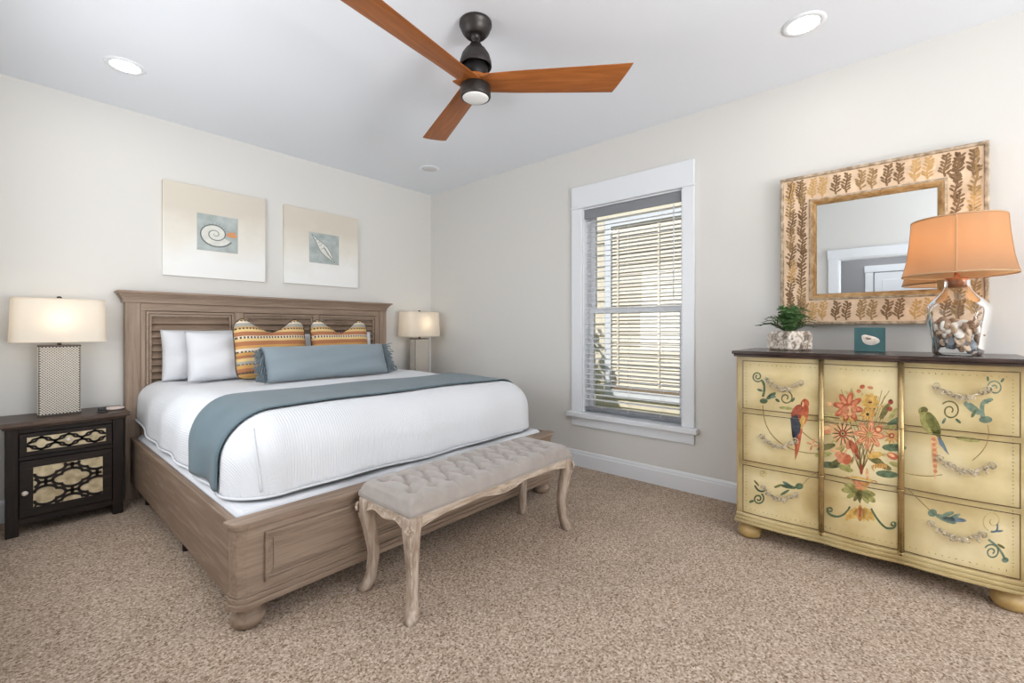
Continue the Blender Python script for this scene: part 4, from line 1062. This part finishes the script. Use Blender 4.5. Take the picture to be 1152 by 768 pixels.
def dspiral(c, u, v, r, turns, a0, wd, sgn=1, lay=1):
    dline(c, [(u+r*(1-.8*f)*math.cos(a0+sgn*2*PI*turns*f), v+r*(1-.8*f)*math.sin(a0+sgn*2*PI*turns*f)) for f in [i/28 for i in range(29)]], wd, lay)
def dflower(c1, c2, u, v, r, n, w_, lay=2, rot=0, core=None, sq=1.0):
    for i in range(n):
        a = 360*i/n+rot; ca, sa = math.cos(math.radians(a)), math.sin(math.radians(a))
        dell(c1, u+r*.58*ca, v+r*.58*sa*sq, r*.46, r*w_, a, lay, 10)
        if c2: dell(c2, u+r*.50*ca, v+r*.50*sa*sq, r*.32, r*w_*.55, a, lay+1, 8)
    if core: dell(core, u, v, r*.20, r*.20, 0, lay+2, 10)
def dleaf(c, u, v, L, ang, w_=.3, lay=1):
    ca, sa = math.cos(math.radians(ang)), math.sin(math.radians(ang)); dell(c, u+L/2*ca, v+L/2*sa, L/2, L*w_/2, ang, lay, 10)
rd = random.Random(5)
# parrot on the left
dell('rust', 901, 467, 7, 14, 16, 2); dell('red', 905.5, 454, 4.8, 5.6, 0, 3); dell('red', 905, 467, 4.2, 12, 12, 3); dell('peach', 903, 454.5, 1.6, 2.6, 5, 4); dpoly('dark', [(900.5, 453), (902.5, 452.5), (902, 457)], 5); dell('gold', 902, 475, 3.2, 8, 14, 4)
dell('rust', 896, 463, 5, 9, 30, 4); dpoly('navy', [(889, 470), (896, 466), (901, 478), (900, 486), (895, 494), (891, 488)], 5); dpoly('dark', [(890, 480), (894, 484), (894, 500), (891, 490)], 5)
dpoly('red', [(897, 484), (903, 482), (899, 505), (894.5, 518), (894, 500)], 3); dpoly('rust', [(895, 492), (898, 490), (894.5, 516)], 4); dell('dark', 905, 450, .8, .8, 0, 5)
dcurve('stem', (858, 456), (858, 488), (884, 502), 1.0); dcurve('stem', (884, 502), (900, 511), (924, 510), .9); dcurve('stem', (900, 483), (910, 494), (924, 500), 1.0)
dcurve('stem', (921, 530), (910, 536), (903, 545), .8)
dflower('coral', None, 914, 500, 7, 4, .16, 2, 20)
# upper-left scroll
dspiral('green', 852, 423.5, 6.2, 1.6, .6, 1.5); dcurve('green', (857, 428), (862, 434), (858, 446), 2.6); dell('green', 859, 451, 4.6, 3, 0, 2); dleaf('green', 862, 449, 13, -35, .4, 2); dleaf('teal', 863, 447, 10, -5, .35, 2)
dleaf('green', 858, 440, 7, 200, .4, 2); dleaf('teal', 861, 424, 8, 60, .4); dspiral('olive', 884, 447.5, 8.4, 1.5, -2.2, 1.5); dleaf('green', 890, 452, 6, -50, .5, 2); dleaf('green', 877, 452, 6, 215, .5, 2); dell('lime', 884, 459, 8, 1.8, 5)
# lower-left scroll
dcurve('green', (849, 546), (853, 555), (860, 552), 2.0); dspiral('green', 853, 561, 6.5, 1.6, -1, 1.7); dleaf('olive', 848, 540, 9, 50, .25); dspiral('pale', 858, 532, 4.2, 1.4, 0, 1.0); dleaf('green', 848, 563, 6, 160, .5, 2)
dell('green', 899, 547, 4.6, 3.6, 0, 2); dleaf('green', 896, 549, 18, 190, .25, 2); dleaf('teal', 892, 549, 14, 212, .3, 2); dleaf('green', 888, 551, 12, 150, .25, 2); dleaf('olive', 880, 545, 10, 160, .3)
# bouquet in the middle
for (u, v, a, L, c) in ((930, 470, 150, 14, 'lime'), (940, 500, 165, 22, 'olive'), (936, 510, 172, 20, 'lime'), (990, 472, -60, 22, 'olive'), (998, 478, -25, 20, 'green'), (1000, 472, -55, 16, 'lime'), (992, 503, 2, 28, 'green'), (945, 524, 185, 24, 'green'), (985, 532, 6, 26, 'green'),
                        (960, 530, 200, 20, 'lime'), (985, 520, 25, 20, 'olive'), (935, 488, 190, 14, 'lime'), (1000, 520, 20, 16, 'lime'), (975, 512, 30, 24, 'olive'), (950, 515, 150, 22, 'olive'), (983, 461, -70, 12, 'olive'), (930, 520, 160, 10, 'olive')): dleaf(c, u, v, L, a, .32, 1)
for i in range(26): dcurve('stem', (969, 532), (969+rd.uniform(-14, 14), 505), (938+rd.random()*64, 438+rd.random()*60), .6, 1, 8)
dflower('red', 'coral', 954, 458, 17, 8, .21, 2, 12); dell('red', 955, 461, 9, 7.5, 0, 4); dell('coral', 951, 462, 3.8, 6, 8, 5); dell('peach', 956, 462, 3.4, 6, 0, 5); dell('coral', 960, 461, 3.2, 6, -8, 5)
dflower('gold', 'gold', 979, 452, 10, 9, .26, 2, 0, 'amber'); dell('dark', 979, 452.5, 2.4, .8, 0, 5)
dflower('amber', 'gold', 976, 466, 9, 9, .2, 2, 10, 'dark', .8); dell('red', 970, 435, 3, 2.4, -20, 2); dell('coral', 966, 440, 2.6, 2.2, 0, 2); dell('coral', 979, 436, 3.4, 1.8, 10, 2)
dell('rust', 1002, 452, 3, 3, 0, 2); dell('rust', 1001, 460, 3, 2.8, 0, 2); dell('dark', 1002, 450, 1.2, 1, 0, 3); dell('peach', 932.5, 454.5, 3.4, 2.4, 0, 2)
dflower('peach', None, 948, 488, 13, 13, .09, 2, 5); dflower('line', None, 948, 488, 12, 13, .05, 3, 18); dell('rust', 948, 487.5, 4.6, 4.4, 0, 4); dell('pale', 948, 487.5, 2.2, 2.2, 0, 5); dell('dark', 948, 487.5, 1.2, 1.2, 0, 6)
dflower('coral', 'peach', 978, 489, 18, 8, .20, 3, 8, 'pale', .85); dflower('red', None, 978, 489, 13, 8, .05, 5, 8, None, .85); dell('red', 988, 483, 4.6, 4, 0, 5); dell('peach', 988, 483, 2.6, 2.2, 0, 6)
dflower('amber', None, 1003, 491, 9, 10, .12, 2, 0); dell('rust', 1003, 490, 3.4, 3.2, 0, 4); dell('pale', 1003, 490, 1.4, 1.4, 0, 5)
dell('peach', 932, 483, 8, 3.6, 10, 2); dell('coral', 930, 486, 5, 2.4, 0, 3); dell('gold', 953, 472, 9, 2.2, 8, 2)
dell('red', 960, 503, 3.6, 9, -28, 4); dell('coral', 955, 500, 3.2, 6, 20, 4); dell('coral', 948, 515, 7, 6.5, 0, 3); dell('red', 953, 517, 4.6, 6, 20, 4); dell('coral', 944, 512, 5, 4, 30, 4); dell('peach', 940, 507, 6, 1.6, 15, 3); dell('rust', 964, 511, 1.6, 6, -18, 4)
dell('red', 1004, 513, 6.5, 3.8, 22, 3); dell('peach', 1003, 512, 4, 1.6, 22, 4); dell('gold', 984, 512, 9, 3.6, -10, 2); dell('gold', 990, 524, 7, 2.6, 0, 2)
for k in range(6): dell('amber', 982+k*3, 523+abs(k-2.5), 1, 3, 10, 3)
dell('rust', 969, 528, 1.8, 6, 0, 3)
for k in range(64):
    a = rd.uniform(0, 2*PI); rr_ = math.sqrt(rd.random()); u_, v_ = 966+34*rr_*math.cos(a), 487+40*rr_*math.sin(a)+.12*34*rr_*math.cos(a)
    dleaf(rd.choice(('pale', 'lime', 'sand', 'sand', 'peach')), u_, v_, rd.uniform(6, 15), math.degrees(a)+rd.uniform(-40, 40), .26, 0)
for k in range(26):
    a = rd.uniform(0, 2*PI); rr_ = rd.uniform(.55, 1.05); dell(rd.choice(('coral', 'amber', 'peach', 'gold')), 966+36*rr_*math.cos(a), 486+40*rr_*math.sin(a), rd.uniform(1, 2.2), rd.uniform(.8, 1.6), rd.uniform(0, 180), 1, 8)
# urn, leaves and tailpiece
dpoly('amber', [(959, 540), (978, 543), (976, 549), (971, 552), (965, 551), (961, 547)], 3); dpoly('coral', [(961, 541), (970, 542), (969, 551), (964, 549)], 4)
for k in range(6): dell('gold', 959+k*4, 536.5+.7*k, 2.2, 1.3, 0, 4)
dcurve('amber', (959, 541), (953, 533), (950, 539), 1.2, 3); dcurve('amber', (978, 544), (984, 538), (986, 543), 1.2, 3)
for a, L in ((200, 20), (180, 22), (150, 18), (20, 18), (40, 22), (60, 18), (95, 14), (120, 15)): dleaf('lime' if L > 17 else 'olive', 968, 551, L, a, .36, 2)
dline('olive', [(968, 556), (967.5, 566)], 1.4, 2)
dell('amber', 967.5, 577, 3, 9.5, 0, 4); dell('rust', 967.5, 576, 1.4, 6, 0, 5)
for k in range(9): a = 20+140*k/8; dleaf('gold', 967.5, 572, 15+3*math.sin(k), a, .28, 3)
for s_ in (-1, 1):
    for k in range(5): dleaf('gold', 967.5+s_*(5+2.0*k), 570+1.0*k, 13, 90+s_*(-12), .25, 2)
dcurve('green', (956, 570), (950, 582), (940, 581), 2.2, 3); dcurve('green', (940, 581), (929, 579), (931, 571), 2.6, 3); dspiral('green', 934, 574, 3.4, .9, 3.4, 1.6, 1, 3)
dcurve('green', (980, 572), (988, 588), (997, 594), 2.2, 3); dcurve('green', (997, 594), (1009, 596), (1007, 588), 2.6, 3); dspiral('green', 1004.5, 590, 3.4, .9, 0, 1.6, -1, 3)
# green parrot on the right
dell('lime', 1043, 475, 7, 15, -22, 2); dell('wing', 1050, 477, 6, 15.5, -28, 3); dell('lime', 1038, 462.5, 5, 4.8, 0, 4); dell('olive', 1040, 460.5, 4.2, 3, 20, 5); dell('dark', 1037, 462.5, .8, .8, 0, 6)
for k in range(6): dline('olive', [(1046+k*1.6, 466+k*2.6), (1052+k*1.2, 474+k*3)], .7, 5)
dpoly('wing', [(1048, 486), (1056, 484), (1060, 496), (1055, 492)], 3); dpoly('blue', [(1057, 492), (1061, 496), (1068, 512), (1062, 506)], 3); dpoly('blue', [(1054, 490), (1058, 494), (1062, 505), (1057, 500)], 4)
dpoly('peach', [(1047, 490), (1054, 491), (1055, 520), (1052, 540), (1049, 520)], 2)
for k in range(7): dell('coral', 1050.5+.3*k, 494+6*k, 2.4, 2.0, 20, 3)
# right scrolls
dspiral('teal', 1119.5, 436.5, 9.5, 1.6, 2.6, 1.6); dleaf('green', 1126, 430, 6, -50, .5, 2); dleaf('green', 1112, 429, 6, -100, .5, 2); dspiral('olive', 1069, 462, 11.5, 1.5, -2.4, 1.6); dleaf('green', 1075, 471, 8, 40, .4, 2); dleaf('teal', 1064, 470, 8, 120, .4, 2)
dcurve('teal', (1112, 452), (1102, 448), (1106, 470), 5, 2); dell('teal', 1109, 472, 7.6, 4, 0, 2); dleaf('teal', 1104, 466, 24, 215, .35, 2); dleaf('green', 1098, 461, 10, 120, .4, 3); dleaf('teal', 1106, 452, 12, -15, .4, 3); dell('lime', 1089, 494, 14, 3, 8, 0)
dcurve('stem', (1111, 478), (1118, 500), (1094, 518), .9); dcurve('stem', (1060, 534), (1040, 538), (1018, 532), .8)
dline('stem', [(1020, 549), (1046, 574)], .9); dell('teal', 1049, 577, 5.2, 4.4, 0, 2); dleaf('teal', 1052, 579, 26, 22, .26, 2); dleaf('blue', 1060, 583, 28, 6, .2, 2); dleaf('teal', 1060, 580, 14, -15, .35, 3); dleaf('teal', 1066, 585, 16, -25, .3, 2)
dspiral('pale', 1117, 586, 12, 1.3, 2.0, 1.2); dcurve('blue', (1122, 590), (1124, 600), (1115, 598), 2.2, 2); dleaf('blue', 1119, 598, 10, -5, .25, 2)
dspiral('teal', 1116, 621, 9, 1.6, -2.6, 1.7); dcurve('teal', (1112, 607), (1126, 616), (1131, 630), 2.6, 2); dell('teal', 1131, 630, 4, 3.2, 0, 2); dleaf('olive', 1122, 612, 10, 30, .3)

DROWS = ((.735, 1.008), (.440, .712), (.145, .418))
def clip(pts, ax, val, keep_less):
    out = []
    for i in range(len(pts)):
        a, b = pts[i], pts[(i+1) % len(pts)]; ia = (a[ax] <= val) == keep_less or a[ax] == val; ib = (b[ax] <= val) == keep_less or b[ax] == val
        if ia: out.append(a)
        if ia != ib:
            t = (val-a[ax])/(b[ax]-a[ax]); out.append((a[0]+t*(b[0]-a[0]), a[1]+t*(b[1]-a[1])))
    return out
world_decs = []
for c, pts, lay in decs:
    q = []
    for u, v in pts:
        x = DX-.01
        for _ in range(3): p = at(u, v, x=x); x = fx(p.y)-.004
        q.append((p.y, p.z))
    world_decs.append((c, q, lay))
def yz_line(c, pts, wd, lay):
    for i in range(len(pts)-1):
        (a, b), (p, q) = pts[i], pts[i+1]; L = math.hypot(p-a, q-b); nx, ny = -(q-b)/L*wd/2, (p-a)/L*wd/2
        world_decs.append((CN.index(c), [(a+nx, b+ny), (p+nx, q+ny), (p-nx, q-ny), (a-nx, b-ny)], lay))
for z0, z1 in DROWS:
    for (a, b) in (((DYL-.032, z0+.002), (DYR+.032, z0+.002)), ((DYL-.032, z1-.002), (DYR+.032, z1-.002)), ((DYL-.031, z0), (DYL-.031, z1)), ((DYR+.031, z0), (DYR+.031, z1))): yz_line('line', [a, b], .0045, 1)
def ticks(a, b, n):
    for k in range(n):
        f = (k+.5)/n; y, z = a[0]+(b[0]-a[0])*f, a[1]+(b[1]-a[1])*f; ang = rd.uniform(0, PI); r = rd.uniform(.003, .006)
        ca, sa = math.cos(ang), math.sin(ang)
        world_decs.append((CN.index('olive' if rd.random() < .8 else 'line'), [(y+r*ca, z+r*sa), (y-.3*r*sa, z+.3*r*ca), (y-r*ca, z-r*sa), (y+.3*r*sa, z-.3*r*ca)], 1))
ticks((DYL-.06, .985), (DYR+.06, .985), 46); ticks((DYL-.06, .172), (DYR+.06, .172), 46); ticks((DYL-.048, .17), (DYL-.048, .98), 46); ticks((DYR+.052, .17), (DYR+.052, .98), 52)
M_dec = [mat('painted_'+k, v, .4, var=20, vscale=55) for k, v in COLS.items()]
M_pull = mat('pull_antique_silver', (190, 176, 150), .45, .3, var=34, vscale=90)
PULLS = [((882, 433), (876, 497), (877, 556)), ((1082, 441), (1086, 524), (1076, 599))]
def pull(yc, zc, parent, seed, wd):
    r_ = random.Random(seed); m = MB(); n = 24
    def pt(f): return Vector((fx(yc+wd*(1-2*f))-.008-.012*math.sin(PI*f), yc+wd*(1-2*f), zc+.014-.034*math.sin(PI*f)+.004*math.sin(6*PI*f)))
    m.tube([pt(i/n) for i in range(n+1)], [.003+.0018*math.sin(PI*i/n) for i in range(n+1)], 8)
    def scroll(c, r, a0, sg, turns=1.3, th=.0032, dep=0):
        q = []
        for i in range(18):
            f = i/17; a = a0+sg*2*PI*turns*f; rr_ = r*(1-.8*f); q.append((c.x-.002-.006*math.sin(PI*f)-dep, c.y+rr_*math.cos(a), c.z+rr_*math.sin(a)))
        m.tube(q, [th*(1-.5*i/17) for i in range(18)], 6)
    for f in (.0, 1.0):
        c = pt(f); scroll(c+Vector((0, 0, .008)), .017, -PI/2, 1 if f < .5 else -1); m.tube([(c.x+.010, c.y, c.z), (c.x-.004, c.y, c.z)], .006, 8)
    for k in range(6):
        f = .12+.152*k; c = pt(f); up = 1 if k % 2 else -1
        scroll(c+Vector((-.003, 0, up*.010)), r_.uniform(.010, .014), -up*PI/2, 1 if k < 3 else -1, 1.1, .003)
        for q_ in range(2):
            a = up*r_.uniform(.4, 1.3)+(PI if q_ else 0)*(1 if r_.random() < .7 else 0); L = r_.uniform(.014, .022)
            m.tube([c+Vector((-.005-.004*t, L*t*math.cos(a), L*t*math.sin(a)-.004*t*t)) for t in (0, .3, .65, 1)], [.002, .0048, .0038, .0008], 6)
    for k in range(3):
        c = pt(.38+.12*k)
        for j in range(5): a = 2*PI*j/5+k; m.sphere((c.x-.009, c.y+.0068*math.cos(a), c.z+.0068*math.sin(a)), .0042, nu=7, nv=5)
        m.sphere((c.x-.012, c.y, c.z), .0038, nu=7, nv=5)
    o = obj('drawer_pull', m, M_pull, parent); o['label'] = 'ornate silvery scrolled pull'
def decorate(m, z0, z1, dx):
    for c, q, lay in world_decs:
        zq = [p[1] for p in q]
        if max(zq) <= z0 or min(zq) >= z1: continue
        p1 = clip(clip(q, 1, z1-.0005, True), 1, z0+.0005, False)
        if len(p1) < 3: continue
        p1 = clip(clip(p1, 0, DYL-.0285, True), 0, DYR+.0285, False)
        if len(p1) < 3: continue
        ymin, ymax = min(p[0] for p in p1), max(p[0] for p in p1)
        # cut at the facets of the drawer front so the paint follows its curve
        step = (DYL-DYR-.06)/60; k0 = int(math.floor((DYL-.03-ymax)/step)); k1 = int(math.floor((DYL-.03-ymin)/step))
        for k in range(max(0, k0), min(59, k1)+1):
            yt = DYL-.03-k*step; ybm = yt-step
            p2 = clip(clip(p1, 0, yt, True), 0, ybm, False)
            if len(p2) < 3: continue
            xa, xb_ = fx(yt), fx(ybm)
            vs = [(xa+(xb_-xa)*(yt-p[0])/step+dx-.0004-.00022*lay, p[0], p[1]) for p in p2]
            m.add(vs, [tuple(range(len(vs)))], 1+c)
bpy.data.objects.remove(body)
for za, zb in ((.4185, .4395), (.7125, .7345)): decorate(body_mb, za, zb, .004)
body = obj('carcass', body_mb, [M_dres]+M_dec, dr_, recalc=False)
m = MB(); m.box(DX+.004, DX+.03, DYL-.004, DYL+.004, .12, 1.03); m.box(3.24, 3.28, DYL-.004, DYL+.004, .12, 1.03); m.box(DX+.03, 3.24, DYL-.001, DYL+.003, .12, .2); m.box(DX+.03, 3.24, DYL-.001, DYL+.003, .96, 1.03); obj('side_panel', m, M_dgold, body, bevel=.002)
for row, (z0, z1) in enumerate(DROWS):
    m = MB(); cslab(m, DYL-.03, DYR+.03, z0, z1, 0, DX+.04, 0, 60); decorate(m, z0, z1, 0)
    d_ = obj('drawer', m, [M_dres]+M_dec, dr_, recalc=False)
    for col in range(2):
        u, v = PULLS[col][row]; x = DX-.02
        p = at(u, v, x=x); pull(p.y, p.z, d_, row*2+col+1, .075 if col == 0 else .078)

# ------------------------------------------------------------------ on the dresser
# potted fern
px_, py_ = 3.045, .505
pot_t = thing('potted_fern', 'small green fern in a faceted mottled stone pot on the dresser', 'plant', (px_, py_, ZD))
def stone():
    m, n, l, b = newmat('mottled_stone')
    tc = n.new('ShaderNodeTexCoord'); a = n.new('ShaderNodeTexNoise'); a.inputs['Scale'].default_value = 26; a.inputs['Detail'].default_value = 5; a.inputs['Distortion'].default_value = 1.6; l.new(tc.outputs['Object'], a.inputs['Vector'])
    rp = n.new('ShaderNodeValToRGB'); e = rp.color_ramp.elements; e[0].position = .36; e[0].color = lin((122, 110, 100)); e[1].position = .62; e[1].color = lin((236, 228, 218)); q = e.new(.47); q.color = lin((186, 170, 152))
    l.new(a.outputs[0], rp.inputs[0]); l.new(rp.outputs[0], b.inputs['Base Color']); b.inputs['Roughness'].default_value = .35; return m
m = MB(); rings = []
for (s_, z) in ((.074, 0), (.083, .010), (.084, .088), (.072, .110), (.066, .113), (.060, .108), (.058, .09)):
    ring_pts = []; a0 = math.radians(9)
    for k in range(4):
        for e_ in (-1, 1):
            a = a0+PI/2*k; cxr, cyr = s_, e_*s_*.90
            ring_pts.append((px_+cxr*math.cos(a+PI/4)-cyr*math.sin(a+PI/4), py_+cxr*math.sin(a+PI/4)+cyr*math.cos(a+PI/4), ZD+.0005+z))
    rings.append(ring_pts)
n8 = 8
m.add([p for r_ in rings for p in r_], [(i*n8+k, i*n8+(k+1) % n8, (i+1)*n8+(k+1) % n8, (i+1)*n8+k) for i in range(len(rings)-1) for k in range(n8)]+[tuple(range(n8))[::-1], tuple((len(rings)-1)*n8+k for k in range(n8))])
obj('pot', m, stone(), pot_t, bevel=.003)
m = MB(); m2 = MB(); rf = random.Random(9)
for k in range(46):
    a = rf.uniform(0, 2*PI); sp_r = rf.uniform(.03, .165); hh = rf.uniform(.09, .175)*(1.15-sp_r/.26); pts = []
    for i in range(9):
        f = i/8; pts.append(Vector((px_+math.cos(a)*(.012+sp_r*f), py_+math.sin(a)*(.012+sp_r*f), ZD+.10+hh*math.sin(min(1, f*1.15)*PI*.55)*1.05-.02*f*f)))
    m2.tube(pts, [.0018]*8+[.0008], 5)
    for i in range(1, 9):
        t = (pts[min(8, i+1)]-pts[i-1]).normalized(); sd_ = t.cross(Vector((0, 0, 1))).normalized(); up_ = sd_.cross(t)
        for s_ in (-1, 1):
            L = .034*(1-.45*abs(i/8-.4))*rf.uniform(.8, 1.15); d = (sd_*s_*.85+t*.55+up_*rf.uniform(-.1, .35)).normalized(); w_ = d.cross(up_).normalized()*L*.22
            b_ = pts[i]; m.add([b_, b_+d*L*.35+w_, b_+d*L*.75+w_*.8, b_+d*L, b_+d*L*.75-w_*.8, b_+d*L*.35-w_], [(0, 1, 2, 3, 4, 5)])
obj('stems', m2, mat('fern_stem', (72, 92, 44), .7), pot_t)
obj('foliage', m, mat('fern_green', (70, 108, 56), .55, var=24, vscale=18), pot_t, recalc=False)
m = MB(); m.lathe([(.001, .096), (.062, .094)], (px_, py_, ZD), 20); obj('soil', m, mat('potting_soil', (54, 44, 36), .95, bump=.6, bscale=90), pot_t)

# small teal canvas with an oyster shell
xa = 3.10; A = at(961, 394, x=xa); B = at(996, 393, x=xa)
m = MB(); m.box(xa, xa+.03, B.y, A.y, ZD+.0005, ZD+.132); bk = obj('art_block', m, mat('teal_canvas', (66, 106, 108), .7, var=8, vscale=12), bevel=.002)
tag(bk, 'small teal square block picture of an oyster shell standing on the dresser', 'picture')
M_oy = mat('oyster_white', (232, 222, 210), .45, var=12, vscale=60); m = MB(); cy, cz = (A.y+B.y)/2+.002, ZD+.068
def oy(u, v):
    a = 2*PI*u; f = v; base_r = (.040+.006*math.cos(a+2.6)+.004*math.sin(3*a))*(1-f*.98)
    yy, zz = base_r*math.cos(a)*1.0, base_r*math.sin(a)*.62
    r = math.radians(22); return (xa-.0006-.008*(1-(1-f)**2)+.004*f*f, cy+yy*math.cos(r)-zz*math.sin(r)*-1*-1, cz+yy*math.sin(r)+zz*math.cos(r))
m.grid(oy, 40, 8, cu=True); ob = obj('oyster_shell', m, M_oy, bk); ob['label'] = 'white oyster shell'
m = MB(); m.sphere((xa-.0085, cy+.002, cz+.004), .012, sc=(.15, 1, .45), nu=14); m.sphere((xa-.008, cy+.010, cz+.009), .004, sc=(.3, 1, .7)); obj('oyster_hollow', m, mat('oyster_brown', (150, 126, 108), .5), ob)

# glass jug lamp filled with shells
lx, ly = 2.985, 0.0
ly = at(1077, 350, x=lx).y
tl = thing('jug_lamp', 'table lamp with clear glass jug of seashells and tan bell shade on the dresser', 'lamp', (lx, ly, ZD))
zj = ZD+.001
KR = .79
prof_o = [(r*KR, z) for r, z in [(.100, 0), (.108, .004), (.112, .02), (.122, .08), (.136, .15), (.145, .195), (.146, .215), (.140, .232), (.115, .258), (.085, .282), (.066, .302), (.057, .322), (.0545, .345), (.057, .352)]]
m = MB(); m.lathe(prof_o, (lx, ly, zj), 48, cap=False); m.lathe([(.001, .0), (.100*KR, 0)], (lx, ly, zj), 48, cap=False); obj('glass_jug', m, M_jug, tl)
m = MB(); m.lathe([(.037, .320), (.038, .345), (.042, .353), (.042, .364), (.03, .366), (.012, .368), (.011, .395), (.02, .40), (.02, .43), (.012, .435)], (lx, ly, zj), 28); obj('cap', m, mat('copper_cap', (176, 116, 82), .35, .6), tl)['label'] = 'copper cap'
zs0, zs1 = 1.441, 1.704
sp_f = [(.198, 0), (.190, .03), (.180, .08), (.173, .14), (.167, .20), (.163, .263)]
m = MB()
def bell(u, v):
    f = v*.263
    for (r0, a0), (r1, a1) in zip(sp_f, sp_f[1:]):
        if a0 <= f <= a1+1e-9: r = r0+(r1-r0)*(f-a0)/(a1-a0); break
    return (lx+r*math.cos(2*PI*u), ly+r*math.sin(2*PI*u), zs0+f)
m.grid(bell, 64, 18, cu=True); sh = obj('lamp_shade', m, shade_mat('tan_silk_shade', (178, 152, 126), .5, (232, 180, 132), 300), tl)
M_trim = mat('shade_trim', (190, 156, 120), .8); m = MB()
for z_, r in ((zs0, .198), (zs1, .163)): m.tube([(lx+r*math.cos(2*PI*k/64), ly+r*math.sin(2*PI*k/64), z_) for k in range(64)], .004, 6, closed=True)
for k in range(4):
    a = 2*PI*k/4+3.06; m.tube([(bell(a/(2*PI), i/10)[0]+.0015*math.cos(a), bell(a/(2*PI), i/10)[1]+.0015*math.sin(a), bell(0, i/10)[2]) for i in range(11)], .0022, 5)
for k in range(3):
    a = 2*PI*k/3; m.tube([(lx+.01*math.cos(a), ly+.01*math.sin(a), zs1-.03), (lx+.162*math.cos(a), ly+.162*math.sin(a), zs1-.003)], .002, 5)
obj('shade_trim', m, M_trim, sh)
m = MB(); m.sphere((lx, ly, 1.555), .03, sc=(1, 1, 1.3)); m.lathe([(.012, .0), (.012, .05)], (lx, ly, 1.47), 12); bu = obj('bulb', m, emit('amber_bulb', (255, 196, 130), 10), tl)
light('jug_lamp_glow', 'POINT', (lx-.0, ly, 1.60), LAMP_E*2.4, (1, .70, .42), size=.045, parent=bu)
def shell_mesh(kind):
    mb = MB()
    if kind == 0:    # ribbed scallop
        mb.grid(lambda u, v: ((v*(1+.05*math.cos(2*PI*11*u)))*math.sin((u-.5)*2.5)*.024, (v*(1+.05*math.cos(2*PI*11*u)))*math.cos((u-.5)*2.5)*.028-.012, .012*math.sin(PI*min(1, v*.92+.08))*(1-.5*(2*u-1)**2)+.0012*math.cos(2*PI*11*u)*v), 34, 9)
        mb.grid(lambda u, v: (v*math.sin((u-.5)*2.5)*.0235, v*math.cos((u-.5)*2.5)*.0275-.012, -.001), 34, 3, flip=True)
    elif kind == 1:  # smooth oval clam
        mb.sphere((0, 0, 0), .024, nu=18, nv=10, sc=(1.15, .82, .42))
    else:            # coiled whelk
        pts = []; rs = []
        for i in range(50):
            f = i/49; a = 2*PI*3.4*f; r = .014*(1-f)**1.1; pts.append((r*math.cos(a), r*math.sin(a), -.018+.046*f)); rs.append(.0012+.011*(1-f)**1.2)
        mb.tube(pts, rs, 8)
    return mb
SC = [mat('shell_white', (234, 226, 216), .4, var=8, vscale=60), mat('shell_sand', (206, 178, 150), .45, var=18, vscale=60), mat('shell_brown', (150, 118, 92), .45, var=22, vscale=60), mat('shell_blue_grey', (122, 128, 134), .4, var=18, vscale=60)]
protos = {}
rs_ = random.Random(17)
def jr(z):
    for (r0, a0), (r1, a1) in zip(prof_o[1:], prof_o[2:]):
        if a0 <= z <= a1: return r0+(r1-r0)*(z-a0)/(a1-a0)
    return .1
for k in range(98):
    f = k/98; z = .040+.118*f; kind = rs_.choice((0, 0, 1, 1, 2)); mi = rs_.choice((2, 3, 3, 1)) if f < .38 else (rs_.choice((0, 0, 1, 1, 2)) if f < .8 else rs_.choice((1, 1, 2, 0)))
    if (kind, mi) not in protos:
        o = obj('seashell', shell_mesh(kind), SC[mi], tl, local=True); protos[(kind, mi)] = o
    else:
        o = protos[(kind, mi)].copy(); C.objects.link(o); o.parent = tl
    R = jr(z)-.022; rad = R*(1 if rs_.random() < .72 else math.sqrt(rs_.random())); a = PI+rs_.uniform(-1.5, 1.5) if rs_.random() < .8 else rs_.uniform(0, 2*PI)
    o.location = (rad*math.cos(a), rad*math.sin(a), z+rs_.uniform(-.006, .006))
    o.rotation_euler = (rs_.uniform(-.6, .6), PI/2+rs_.uniform(-.7, .7), a+rs_.uniform(-.5, .5)) if rs_.random() < .7 else (rs_.uniform(0, 6), rs_.uniform(0, 6), rs_.uniform(0, 6))
    q = rs_.uniform(.8, 1.2); o.scale = (q, q, q)
